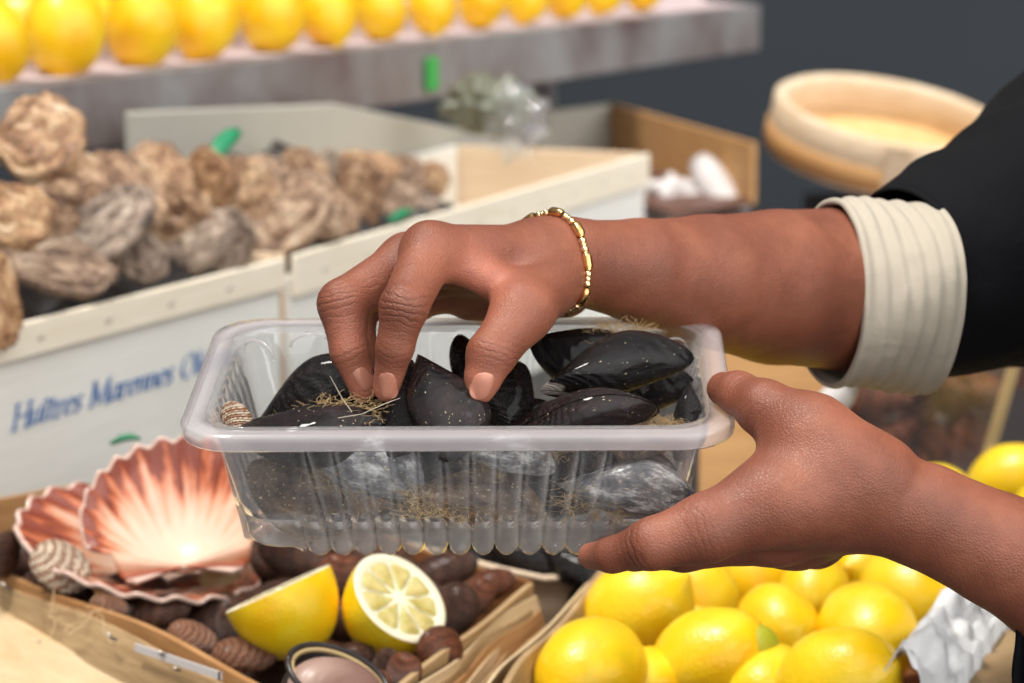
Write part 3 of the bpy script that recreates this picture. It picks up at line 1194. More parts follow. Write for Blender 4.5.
def mussel_proto(mat, seed, beard):
    key = (mat, seed, beard)
    if key in mussel_protos:
        return mussel_protos[key]
    e = thing('mussel', '', 'mussel')
    for side in (1, -1):
        v, f = mussel_valve_mesh(side, seed)
        o = mk('valve', v, f, MT[mat], e)
        recalc(o)
        if side < 0:
            pass
    if beard:
        rnd = random.Random(seed * 7 + beard)
        parts = []
        for q in range(80 * beard):
            p = Vector((rnd.uniform(0.05, 0.5), rnd.uniform(-0.35, 0.1), rnd.uniform(0.25, 0.5)))
            pts = [p.copy()]
            d = Vector((rnd.uniform(-1, 1), rnd.uniform(-1, 1), rnd.uniform(-0.3, 0.9))).normalized()
            for s in range(6):
                d = (d + Vector((rnd.uniform(-1, 1), rnd.uniform(-1, 1), rnd.uniform(-1, 1))) * 0.7).normalized()
                p = p + d * 0.035
                pts.append(p.copy())
            parts.append(tube_vf(pts, 0.0022, 4, False))
        v, f = joinvf(parts)
        b = mk('beard', v, f, MT['beard'], e)
        b['label'] = 'tangled brown byssus threads'
    mussel_protos[key] = [e, False]
    return mussel_protos[key]


G_M = 'mussels in the clear tray'


def mussel(u, e, roll, wf, tf, mat, seed, beard, label):
    a, b = P(*u), P(*e)
    x = b - a
    L = x.length
    R = frame(x, -FWD) @ Matrix.Rotation(math.radians(roll), 3, 'X')
    pr = mussel_proto(mat, seed, beard)
    m = mat4(R, a, (L, L * wf, L * tf))
    if not pr[1]:
        pr[1] = True
        o = pr[0]
        o.matrix_world = m
        o['label'] = label
        o['group'] = G_M
        return o
    return copy_thing(pr[0], 'mussel', label, m, G_M)


# on top
mussel((254, 424, 1.035), (386, 384, 1.015), 15, .46, .40, 'm_black', 1, 1, 'black mussel with a domed back under the tips of the two fingers')
mussel((396, 432, .990), (236, 432, .992), 62, .42, .36, 'm_purple', 2, 2, 'speckled dark mussel lying along the front rim under the fingertips')
mussel((413, 360, .998), (392, 458, .984), 25, .62, .34, 'm_black', 3, 0, 'upright black mussel pinched against the index fingertip')
mussel((417, 355, .992), (452, 462, .974), -20, .66, .36, 'm_purple', 4, 0, 'fan-shaped purplish mussel held between index finger and thumb')
mussel((505, 438, 1.01), (516, 360, 1.035), 10, .72, .44, 'm_black', 5, 0, 'round-ended black mussel standing just beside the thumb tip')
mussel((460, 334, 1.05), (482, 420, 1.03), 60, .40, .34, 'm_black', 1, 0, 'mussel with only its dark pointed tip showing behind the thumb')
mussel((645, 352, 1.055), (530, 346, 1.045), 25, .52, .42, 'm_glossy', 2, 4, 'large black mussel with brown weed on its back near the tray back wall')
mussel((540, 390, 1.004), (694, 356, 1.016), -32, .38, .32, 'm_beak', 3, 0, 'long glossy black mussel with a chalky beak lying across the pile')
mussel((502, 436, .990), (660, 410, .990), 48, .34, .32, 'm_purple', 1, 3, 'violet-streaked long mussel below the long glossy one')
mussel((684, 444, .992), (596, 424, .990), 30, .50, .38, 'm_brown', 4, 4, 'brown hairy mussel against the front rim')
mussel((691, 381, 1.006), (678, 462, .992), 10, .40, .32, 'm_black', 5, 0, 'black mussel standing point up in the corner by the thumb on the rim')
mussel((590, 410, 1.035), (696, 384, 1.035), 20, .48, .40, 'm_black', 3, 0, 'black mussel mostly hidden beneath the long glossy one')
# seen through the front wall
mussel((300, 450, .994), (424, 490, .990), 10, .56, .26, 'm_pale', 2, 1, 'bluish pearly mussel seen through the tray front wall')
mussel((410, 505, 1.002), (246, 470, 1.000), -10, .50, .30, 'm_brown', 1, 1, 'wide brown mussel behind the front wall at the end away from the thumb')
mussel((455, 446, .986), (556, 470, .990), 20, .42, .26, 'm_pale', 4, 1, 'mussel with a chalky white edge just under the middle of the rim')
mussel((396, 496, .992), (544, 512, .996), -20, .44, .28, 'm_brown', 3, 3, 'mussel wrapped in tan threads low in the middle of the tray')
mussel((556, 484, .990), (702, 510, .990), 15, .40, .26, 'm_pale', 5, 2, 'silvery blue mussel low in the tray above the index finger')
mussel((640, 440, .992), (664, 500, .996), 30, .55, .30, 'm_purple', 2, 0, 'dark mussel with a light beak upright behind the front wall')
mussel((545, 452, .995), (640, 478, .995), -15, .50, .40, 'm_black', 4, 0, 'black mussel behind the front wall at mid height')
mussel((650, 446, 1.002), (656, 506, 1.004), 0, .60, .34, 'm_purple', 1, 0, 'dark mussel in the bottom corner nearest the holding hand')
mussel((320, 514, 1.012), (455, 520, 1.010), 10, .40, .30, 'm_brown', 5, 0, 'brown mussel lying on the tray bottom')
mussel((470, 500, 1.005), (600, 500, 1.01), 10, .50, .40, 'm_black', 2, 0, 'black mussel in the second layer behind the thread-wrapped one')
mussel((300, 440, 1.03), (430, 470, 1.03), 10, .50, .40, 'm_black', 3, 0, 'black mussel buried below the domed one')
mussel((460, 450, 1.03), (580, 430, 1.03), 20, .50, .40, 'm_black', 4, 0, 'black mussel buried below the thumb')
mussel((576, 450, 1.03), (668, 468, 1.025), 20, .50, .40, 'm_black', 5, 0, 'black mussel buried below the brown hairy one')
mussel((380, 460, 1.0), (500, 474, 1.0), 20, .50, .40, 'm_black', 1, 0, 'black mussel buried under the two pinched ones')

mussel((336, 418, 1.05), (452, 392, 1.05), 20, .50, .40, 'm_black', 2, 0, 'black mussel in the shadow behind the two pinching fingers')

# long straw-coloured threads lying on the mussels
for (pts, lab) in (([(330, 376, .985), (342, 398, .98), (352, 412, .98)], 'short pale thread standing on the domed mussel'),
                   ([(338, 418, .978), (362, 414, .975), (384, 404, .975), (400, 398, .985)], 'pale curved thread lying from the fingertips over the mussels')):
    pp = [P(*p) for p in pts]
    v, f = tube_vf(pp, 0.00014, 6)
    th_ = mk('byssus_thread', v, f, MT['thread'], None, True, pp[0])
    tag(th_, lab, 'thread')


# ------------------------------------------------------------------ domed shells: cockles, clams, oysters
def dome_shell(kind, seed, side, nr=18, na=48):
    """One valve; hinge at -x. Unit radius."""
    rnd = random.Random(seed)
    ph = rnd.random() * 20
    vs = []
    for i in range(nr + 1):
        rho = i / nr
        for k in range(na):
            a = 2 * PI * k / na
            ca, sa = math.cos(a), math.sin(a)
            if kind == 'oyster':
                R = 1 + 0.16 * noise.noise(Vector((ca * 1.3 + ph, sa * 1.3, 0))) + 0.10 * noise.noise(Vector((ca * 4, sa * 4 + ph, 1)))
                R *= 1 - 0.22 * max(0, -ca)
                h = (0.42 if side > 0 else 0.55) * (1 - rho ** 2.2) ** 0.62
                cx0 = -0.45
            else:
                R = 1 - 0.10 * max(0, -ca) ** 2 * (1 - abs(sa)) + 0.03 * math.cos(2 * a)
                h = 0.62 * (1 - rho ** 2) ** 0.58
                cx0 = -0.35
            r = rho * R
            # the dome's summit sits towards the hinge
            x = r * ca + cx0 * (1 - rho) ** 1.0 * 0.8
            y = r * sa
            z = h
            if kind == 'oyster':
                lam = abs(math.sin(rho * 9 + 2.5 * noise.noise(Vector((x * 2 + ph, y * 2, side)))))
                z += 0.17 * lam * (0.3 + rho) + 0.20 * noise.noise(Vector((x * 2.2, y * 2.2 + ph, side * 2))) * (1 - rho ** 3) + 0.09 * noise.noise(Vector((x * 6, y * 6 + ph, side * 2)))
                if i == nr:
                    z = 0.05 * noise.noise(Vector((ca * 3 + ph, sa * 3, 7)))
                else:
                    z = max(z, 0.02)
            else:
                z += 0.012 * math.sin(rho * 40)
                if i == nr:
                    z = 0
            vs.append(Vector((x, y, side * z)))
    return vs, grid_faces(nr + 1, na, False, True)


shell_protos = {}


def shell_proto(kind, mat, seed, name):
    key = (kind, mat, seed, name)
    if key not in shell_protos:
        e = thing(name, '', 'oyster' if kind == 'oyster' else 'shellfish')
        for side in (1, -1):
            v, f = dome_shell(kind, seed, side)
            o = mk('valve', v, f, MT[mat], e)
            recalc(o)
        shell_protos[key] = [e, False]
    return shell_protos[key]


def shell(kind, mat, seed, name, c, hinge, face, rx, ry, rz, label, group, cat):
    """c: (px, py, Z); hinge: image direction of the hinge; face: image direction the broad side looks; radii in metres."""
    if abs(hinge[1]) > abs(hinge[0]):
        rx, ry = ry, rx
    loc = P(*c) if isinstance(c, tuple) else c
    R = frame(-D(*hinge), D(*face))
    m = mat4(R, loc, (rx, ry, rz))
    pr = shell_proto(kind, mat, seed, name)
    if not pr[1]:
        pr[1] = True
        o = pr[0]
        o.matrix_world = m
        o['label'], o['group'], o['category'] = label, group, cat
    else:
        o = copy_thing(pr[0], name, label, m, group, cat)
    return o


shell('cockle', 'cockle_pattern', 11, 'cockle', (237, 421, 1.0), (0.5, 0.9, 0), (-0.7, -0.5, 0.6), .0068, .0078, .0075,
      'small tan striped cockle in the tray corner beside the mussels', 'cockle in the tray', 'cockle')

# ------------------------------------------------------------------ scallop shells
def scallop(name, label, hinge_pt, axis_dir, face_dir, R, depth, ears, amax=62, group='open scallop shells', cut=None):
    """hinge_pt world; axis_dir from hinge to margin; face_dir: the hollow side."""
    Rm = frame(axis_dir, face_dir)
    e = thing(name, label, 'scallop shell', hinge_pt, group)
    na, nq = 211, 46
    vs, uvs = [], []
    A = math.radians(amax)
    for i in range(na):
        t = i / (na - 1)
        a = -A + 2 * A * t
        rm = 2 * R * math.cos(a * 0.86) ** 0.62
        for j in range(nq):
            q = j / (nq - 1)
            q2 = q ** 0.85
            r = rm * q2
            rib = math.cos(15 * 2 * PI * t)
            x = r * math.cos(a)
            y = r * math.sin(a)
            edge = min(1, (1 - abs(a) / A) * 5)
            z = -depth * math.sin(PI * min(1, q2) ** 0.62) ** 0.9 * (0.35 + 0.65 * math.cos(a * 1.25)) * edge ** 0.5
            z += 0.0017 * rib * q ** 3 * (R / 0.06) * edge
            x += 0.0012 * rib * q ** 4
            z += 0.0025 * noise.noise(Vector((a * 3, q * 4, R * 50))) * q
            vs.append(Vector((x, y, z)))
            uvs.append((t, q))
    f = grid_faces(na, nq)
    M = Rm
    o = mk('valve', [M @ v for v in vs], f, MT['scallop'], e)
    uvl = o.data.uv_layers.new(name='UVMap')
    for lp_ in o.data.loops:
        uvl.data[lp_.index].uv = uvs[lp_.vertex_index]
    recalc(o)
    sm = o.modifiers.new('wall', 'SOLIDIFY')
    sm.thickness = 0.0022
    sm.offset = 0
    for sgn in ears:
        ev, eu = [], []
        n1, n2 = 14, 12
        for i in range(n1):
            s = i / (n1 - 1)
            for j in range(n2):
                t = j / (n2 - 1)
                # from the hinge line outwards, bounded by the valve's straight side
                a = sgn * A * (1 + 0.50 * t)
                ln = R * 0.95 * s * (1 - 0.32 * t)
                z = 0.0018 * math.sin(t * 9) * s - 0.004 * math.sin(PI * t) * s
                ev.append(M @ Vector((ln * math.cos(a), ln * math.sin(a), z)))
                eu.append((0.03 + 0.1 * t, 0.62 + 0.36 * s * t + 0.2 * t))
        eo = mk('ear', ev, grid_faces(n1, n2), MT['scallop'], e)
        ul = eo.data.uv_layers.new(name='UVMap')
        for lp_ in eo.data.loops:
            ul.data[lp_.index].uv = eu[lp_.vertex_index]
        recalc(eo)
        es = eo.modifiers.new('wall', 'SOLIDIFY')
        es.thickness = 0.002
        es.offset = 0
    return e


scallop('scallop_shell', 'open cream and red-brown scallop shell, hollow side up, in the wooden basket', P(184, 566, 1.33), D(-0.14, -0.80, -0.58), D(0.02, -0.58, 0.81), 0.0385, 0.023, (1, -1), 72)
scallop('scallop_shell', 'ruffled scallop shell tucked under the hollow cream one, brown margin showing', P(226, 530, 1.405), D(-0.80, 0.06, 0.60), D(0.10, -0.93, 0.36), 0.0560, 0.020, (), 76)

# ------------------------------------------------------------------ lemon halves
def half_lemon(label, c, n, r, up_hint):
    """c: centre of the cut; n: direction of the cut face; the dome hangs below."""
    loc = P(*c)
    R = frame(n, up_hint)          # local x = cut normal
    e = thing('lemon_half', label, 'lemon half', loc, 'lemon halves in the shellfish basket')
    e.matrix_world = mat4(R, loc, (r, r, r))
    na, nr = 64, 26
    vs = []
    for i in range(nr):
        t = i / (nr - 1)
        th = t * PI / 2
        x = -1.28 * math.sin(th)
        rr = math.cos(th) ** 0.92
        if t > 0.80:
            x -= 0.10 * ((t - 0.80) / 0.20) ** 1.5
        for k in range(na):
            a = 2 * PI * k / na
            w = 1 + 0.018 * noise.noise(Vector((math.cos(a) * 2, math.sin(a) * 2, x * 2 + r * 900)))
            vs.append((x, rr * w * math.cos(a), rr * w * math.sin(a)))
    o = mk('peel', vs, grid_faces(nr, na, False, True), MT['lemon'], e)
    recalc(o)
    # pith: ring plus a dished floor
    vs = []
    for i, (rad, x) in enumerate(((0.998, 0.0), (0.97, 0.014), (0.90, 0.012), (0.84, 0.0), (0.80, -0.02), (0.4, -0.03), (0.06, 0.012), (0.005, 0.016))):
        for k in range(na):
            a = 2 * PI * k / na
            vs.append((x, rad * math.cos(a), rad * math.sin(a)))
    o = mk('pith', vs, grid_faces(8, na, False, True), MT['pith'], e)
    recalc(o)
    nseg = 9
    for s in range(nseg):
        a0 = 2 * PI * s / nseg + 0.035
        a1 = 2 * PI * (s + 1) / nseg - 0.035
        vs = []
        n1, n2 = 9, 9
        for i in range(n1):
            u = i / (n1 - 1)
            for j in range(n2):
                w = j / (n2 - 1)
                rad = 0.11 + (0.81 - 0.11) * u
                mid = (a0 + a1) / 2
                sp = (a1 - a0) / 2 * (1 - 0.25 * (u > 0.92)) * min(1, 0.45 + u * 1.2)
                a = mid + sp * (2 * w - 1)
                b = 0.022 * (1 - (2 * w - 1) ** 4) * (1 - (2 * u - 1) ** 6)
                vs.append((-0.012 + b + 0.006 * noise.noise(Vector((u * 6, w * 4, s))), rad * math.cos(a), rad * math.sin(a)))
        o = mk('segment', vs, grid_faces(n1, n2), MT['flesh'], e)
        recalc(o)
    return e


half_lemon('lemon half turned away so that mostly its yellow peel shows', (278, 589, 1.25), D(-0.41, -0.90, -0.02), 0.0265, FWD)
half_lemon('lemon half with its pale cut face and segments turned up to the viewer', (400, 598, 1.25), D(0.54, -0.62, 0.57), 0.0248, UP)

# ------------------------------------------------------------------ setting
def struct(name, v, f, mat):
    o = mk(name, v, f, mat, None, False)
    o['kind'] = 'structure'
    recalc(o)
    return o


v, f = box_vf(Vector((-3, -2, -0.05)), Vector((7, 0, 0)), Vector((0, 8, 0)), Vector((0, 0, 0.05)))
struct('floor', v, f, MT['table'])
v, f = box_vf(Vector((-3, 4.6, 0)), Vector((7, 0, 0)), Vector((0, 0.1, 0)), Vector((0, 0, 3.2)))
struct('wall_back', v, f, MT['wall'])

TBL = 0.872
tbl = thing('display_table', 'dark market display table carrying the crates and baskets', 'table', (-0.1, 2.0, 0))
v, f = joinvf([box_vf(Vector((x0, y0, TBL - 0.03)), Vector((x1 - x0, 0, 0)), Vector((0, y1 - y0, 0)), Vector((0, 0, 0.03))) for x0, x1, y0, y1 in ((-1.1, 0.165, 0.98, 3.2), (0.165, 0.31, 0.98, 1.53), (0.165, 0.75, 1.53, 2.2))])
world_part('tabletop', v, f, MT['table'], tbl, False)
for x, y in ((-1.05, 1.03), (0.26, 1.03), (-1.05, 3.1), (0.68, 2.1)):
    v, f = box_vf(Vector((x, y, 0)), Vector((0.04, 0, 0)), Vector((0, 0.04, 0)), Vector((0, 0, TBL - 0.03)))
    world_part('leg', v, f, MT['table'], tbl, False)

# ------------------------------------------------------------------ oyster crates
Z3 = Vector((0, 0, 1))
CR_Z = 1.034
C0, C1, C2 = Pz(20, 322, CR_Z), Pz(282, 257, CR_Z), Pz(645, 153, CR_Z)
CRH = CR_Z - TBL
u1 = (C1 - C0).normalized()
u2 = (C2 - C1).normalized()


def back_of(u):
    return Vector((-u.y, u.x, 0))


def crate(name, label, a, b, depth, height, rail, group):
    u = (b - a).normalized()
    n = back_of(u)
    e = thing(name, label, 'crate', (a + b) / 2 + n * depth / 2 - Z3 * height, group)
    t = 0.006
    ln = (b - a).length
    world_bev = lambda o: bevel(o, 0.0012)
    v, f = box_vf(a - Z3 * height, u * ln, n * t, Z3 * (height - rail * 0.5))
    world_bev(world_part('front_panel', v, f, MT['crate_white'], e, False))
    v, f = box_vf(a - Z3 * rail - n * 0.005, u * ln, n * 0.005, Z3 * rail)
    world_bev(world_part('front_rail', v, f, MT['crate_rail'], e, False))
    v, f = box_vf(a + n * depth - Z3 * height, u * ln, n * t, Z3 * height)
    world_bev(world_part('back_panel', v, f, MT['crate_white'], e, False))
    for p in (a, b - u * t):
        v, f = box_vf(p + n * t - Z3 * height, u * t, n * (depth - t), Z3 * height)
        world_bev(world_part('end_panel', v, f, MT['crate_end'], e, False))
    v, f = box_vf(a + n * t - Z3 * height + u * t, u * (ln - 2 * t), n * (depth - t), Z3 * 0.006)
    world_part('bottom', v, f, MT['crate_end'], e, False)
    for k in range(int(ln / 0.07)):
        p = a + u * (0.04 + 0.07 * k) - n * 0.0056 - Z3 * rail * 0.55
        v, f = tube_vf([p, p + u * 0.007 + Z3 * 0.0015], 0.0007, 6)
        world_part('staple', v, f, MT['staple'], e)
    return e, u, n


G_C = 'wooden oyster crates'
crA, uA, nA = crate('oyster_crate', 'pale wooden crate with blue oyster lettering on its front', C0 - u1 * 0.17, C1 - u1 * 0.004, 0.20, CRH, 0.021, G_C)
crB, uB, nB = crate('oyster_crate', 'white wooden crate behind the picking hand, its far half empty', C1 + u2 * 0.012, C2, 0.19, CRH, 0.03, G_C)

# lettering: broad-nib italic strokes
GLY = {
    'H': (0.80, [[(.08, 0), (.08, 1)], [(.66, 0), (.66, 1)], [(.08, .52), (.66, .52)], [(-.04, 0), (.22, 0)], [(-.04, 1), (.22, 1)], [(.54, 0), (.80, 0)], [(.54, 1), (.80, 1)]]),
    'M': (0.98, [[(.08, 0), (.10, 1)], [(.10, 1), (.44, .06)], [(.44, .06), (.82, 1)], [(.82, 1), (.84, 0)], [(-.04, 0), (.20, 0)], [(.72, 0), (.96, 0)], [(0, 1), (.12, 1)], [(.80, 1), (.92, 1)]]),
    'O': (0.84, [[(.38 + .34 * math.cos(k * PI / 12), .5 + .51 * math.sin(k * PI / 12)) for k in range(25)]]),
    'u': (0.54, [[(.0, .58), (.08, .62), (.08, .14), (.16, .02), (.28, .06), (.40, .24)], [(.40, .62), (.40, .08), (.46, .02), (.52, .06)]]),
    'i^': (0.30, [[(.0, .58), (.10, .62), (.10, .08), (.16, .02), (.24, .06)], [(-.06, .74), (.09, .90), (.22, .74)]]),
    't': (0.34, [[(.12, .86), (.10, .12), (.16, .02), (.28, .08)], [(-.02, .60), (.28, .60)]]),
    'r': (0.42, [[(.0, .58), (.10, .62), (.10, 0)], [(.10, .40), (.20, .58), (.32, .62), (.38, .54)], [(0, 0), (.20, 0)]]),
    'e': (0.46, [[(.04, .34), (.38, .38), (.36, .56), (.22, .63), (.08, .52), (.03, .30), (.08, .08), (.22, 0), (.40, .12)]]),
    's': (0.40, [[(.34, .52), (.26, .62), (.12, .60), (.06, .48), (.14, .36), (.28, .26), (.32, .12), (.22, .0), (.08, .02), (.02, .12)]]),
    'a': (0.52, [[(.38, .54), (.24, .63), (.08, .50), (.03, .26), (.08, .06), (.18, .0), (.32, .14), (.40, .34)], [(.40, .62), (.39, .10), (.44, .02), (.52, .06)]]),
    'n': (0.54, [[(.0, .58), (.09, .62), (.09, 0)], [(.09, .36), (.20, .56), (.32, .62), (.40, .54), (.40, .08), (.46, .02), (.54, .06)]]),
    'l': (0.28, [[(.02, .98), (.10, 1.0), (.10, .08), (.16, .02), (.24, .06)]]),
    'o': (0.50, [[(.23 + .19 * math.cos(k * PI / 10), .31 + .31 * math.sin(k * PI / 10)) for k in range(21)]]),
    "e'": (0.46, [[(.04, .34), (.38, .38), (.36, .56), (.22, .63), (.08, .52), (.03, .30), (.08, .08), (.22, 0), (.40, .12)], [(.20, .74), (.34, .92)]]),
    ' ': (0.42, []),
}


def lettering(chars, origin, u, up, n, size, parent, label):
    V, F = [], []
    pen = 0.0
    nib = Vector((0.052, 0.030))
    for ch in chars:
        wd_, strokes = GLY[ch]
        for st in strokes:
            for (p, q) in zip(st[:-1], st[1:]):
                b = len(V)
                dx, dy = q[0] - p[0], q[1] - p[1]
                for (x, y) in (p, q):
                    for sg in (-1, 1):
                        X = pen + x + nib.x * sg
                        Y = y + nib.y * sg
                        X += 0.24 * Y
                        V.append(origin + (u * X + up * Y) * size - n * 0.0010)
                F.append((b, b + 1, b + 3, b + 2))
        pen += wd_
    o = world_part('lettering', V, F, MT['ink'], parent, False)
    s = o.modifiers.new('ink', 'SOLIDIFY')
    s.thickness = 0.0004
    s.offset = 0
    o['label'] = label
    return pen * size


def on_plane(px, py, p0, n):
    d = (P(px, py, 1) - CAM)
    t = (p0 - CAM).dot(n) / d.dot(n)
    return CAM + d * t


fa = C0
q0 = on_plane(11, 431, fa, nA)
q1 = on_plane(176, 386, fa, nA)
word = ['H', 'u', 'i^', 't', 'r', 'e', 's', ' ', 'M', 'a', 'r', 'e', 'n', 'n', 'e', 's', ' ', 'O', 'l', "e'", 'r', 'o', 'n']
wlen = sum(GLY[c][0] for c in word[:16])
lettering(word, q0, uA, Z3 * 0.70, nA, (q1 - q0).dot(uA) / wlen * 0.97, crA, 'blue italic serif lettering')

# back boards, foam
bb = C1 + u2 * 0.05 + back_of(u2) * 0.198
p0, p1, p2, p3 = on_plane(135, 112, bb, back_of(u2)), on_plane(337, 104, bb, back_of(u2)), on_plane(522, 141, bb, back_of(u2)), on_plane(522, 190, bb, back_of(u2))
nb = back_of(u2)
base = lambda p: Vector((p.x, p.y, TBL))
pts = [base(p0), p0, p1, p2, base(p2)]
vs = pts + [p + nb * 0.010 for p in pts]
fs = [(0, 1, 2, 3, 4), (9, 8, 7, 6, 5)] + [(i, (i + 1) % 5, (i + 1) % 5 + 5, i + 5) for i in range(5)]
fo = mk('foam_board', vs, fs, MT['foam'], None, False, base(p1))
recalc(fo)
bevel(fo, 0.002)
tag(fo, 'grey foam board standing behind the oysters under the lemon shelf', 'board')

# ------------------------------------------------------------------ lemon shelf
SHZ = 1.137
S0, S1 = P(0, 78, 2.0), P(640, 5, 3.0)
S0.z = SHZ
S1.z = SHZ - 0.004
us = (S1 - S0).normalized()
ns = back_of(us)
sh = thing('lemon_shelf', 'grey metal shelf with a row of lemons above the oyster crates', 'shelf', S0 + us * 0.5 + ns * 0.15 - Z3 * SHZ)
a = S0 - us * 0.35
ln = 1.85
v, f = box_vf(a - Z3 * 0.056, us * ln, ns * 0.012, Z3 * 0.056)
bevel(world_part('front_lip', v, f, MT['shelf'], sh, False), 0.002)
v, f = box_vf(a + ns * 0.012 - Z3 * 0.012, us * ln, ns * 0.30, Z3 * 0.010)
world_part('shelf_board', v, f, MT['shelf'], sh, False)
for s in (0.02, ln - 0.05):
    v, f = box_vf(a + us * s + ns * 0.27 - Z3 * (SHZ - TBL), us * 0.03, ns * 0.03, Z3 * (SHZ - TBL - 0.012))
    world_part('post', v, f, MT['shelf'], sh, False)
# paper liner folded up between the lemons
vs = []
prof = [(0.014, 0.0), (0.030, 0.0), (0.064, 0.001), (0.074, 0.005), (0.079, 0.026), (0.080, 0.034)]
nlin = 80
for i in range(nlin):
    s = i / (nlin - 1)
    for j, (d, z) in enumerate(prof):
        vs.append(a + us * (ln * s) + ns * (d + 0.002 * math.sin(i * 1.9 + j)) + Z3 * (z + 0.001 + 0.003 * (j > 3) * noise.noise(Vector((i * 0.4, j, 0)))))
pl = mk('paper_liner', vs, grid_faces(nlin, len(prof)), MT['liner'], None, True, S0 + us * 0.5)
pl.modifiers.new('thick', 'SOLIDIFY').thickness = 0.0008
tag(pl, 'pale pink paper liner under the row of lemons on the shelf', 'paper')


# ------------------------------------------------------------------ lemons
def lemon_mesh(seed):
    rnd = random.Random(seed)
    ph = rnd.random() * 30
    na, nr = 44, 36
    vs = []
    for i in range(nr):
        t = i / (nr - 1)
        th = PI * (0.004 + 0.992 * t)
        x = -1.16 * math.cos(th)
        r = math.sin(th) ** 0.93
        if t > 0.86:
            x += 0.16 * ((t - 0.86) / 0.14) ** 1.4
            r *= 1 - 0.12 * math.sin((t - 0.86) / 0.14 * PI)
        if t < 0.10:
            x += 0.03 * (1 - t / 0.10)
        for k in range(na):
            a = 2 * PI * k / na
            q = Vector((x, r * math.cos(a), r * math.sin(a)))
            q *= 1 + 0.035 * noise.noise(q * 1.3 + Vector((ph, 0, 0))) + 0.008 * noise.noise(q * 7 + Vector((ph, 3, 0)))
            vs.append(q)
    return vs, grid_faces(nr, na, False, True)


lemon_p = {}


def lemon(c, ax, r, mat, seed, label, group, tip=False, stretch=1.0):
    """ax: image direction of the nipple end."""
    loc = P(*c) if isinstance(c, tuple) else c
    d = D(*ax)
    R = frame(d, Vector((0, 0, 1)) if abs(d.z) < 0.9 else FWD)
    m = mat4(R, loc, (r * stretch, r, r))
    key = (mat, seed, tip)
    if key not in lemon_p:
        e = thing('lemon', label, 'lemon', loc, group)
        v, f = lemon_mesh(seed)
        o = mk('peel', v, f, MT[mat], e)
        recalc(o)
        if tip:
            vs, na = [], 20
            for i in range(9):
                t = i / 8
                x = 1.02 + 0.32 * t
                rr = (0.44 - 0.12 * t) * (1 - t ** 3) ** 0.6 + 0.002
                for k in range(na):
                    an = 2 * PI * k / na
                    vs.append((x, rr * math.cos(an), rr * math.sin(an)))
            to = mk('tip', vs, grid_faces(9, na, False, True), MT['lemon_tip'], e)
            recalc(to)
            to['label'] = 'greenish pointed tip'
        e.matrix_world = m
        lemon_p[key] = e
        return e
    return copy_thing(lemon_p[key], 'lemon', label, m, group)


G_S = 'lemons on the shelf'
ordn = ['first', 'second', 'third', 'fourth', 'fifth', 'sixth', 'seventh', 'eighth', 'ninth', 'tenth', 'eleventh', 'twelfth', 'thirteenth', 'fourteenth']
shx = [(-10, 78), (65, 82), (143, 76), (205, 70), (272, 66), (327, 60), (380, 54), (432, 50), (482, 48), (526, 45), (566, 43), (604, 41), (642, 40)]
for i, (px, wd_) in enumerate(shx):
    # intersect with the vertical plane 3 cm behind the lip
    pl0 = S0 + ns * 0.036
    q = on_plane(px, 40, pl0, ns)
    Zq = (q - CAM).dot(FWD)
    r = M2(wd_ / 2, Zq) * 0.98
    q.z = SHZ + r * 1.04 + 0.002
    tilt = ((i * 37) % 11 - 5) / 12
    lemon(q, (tilt, 1.0 if i % 2 else -1.0, 0.25), r, 'lemon_shelf', 21 + i % 3, 'yellow lemon on the metal shelf, %s in the front row counted from the oyster end' % ordn[i], G_S, False, 1.02)
for i in range(10):
    px = 22 + i * 60 - i * i * 0.9
    q = on_plane(px, 30, S0 + ns * 0.124, ns)
    r = 0.030
    q.z = SHZ + r * 1.05 + 0.001
    lemon(q, (0.8, 0.2, 0.4), r, 'lemon_shelf', 21 + i % 3, 'yellow lemon in the second row on the shelf, %s from the oyster end' % ordn[i], G_S)

# ------------------------------------------------------------------ oysters
def crate_z(px):
    return (1.6 + (px - 20) / 265 * 0.273) if px < 285 else (1.873 + (px - 285) / 360 * 0.673)


G_O = 'oysters heaped in the crates'
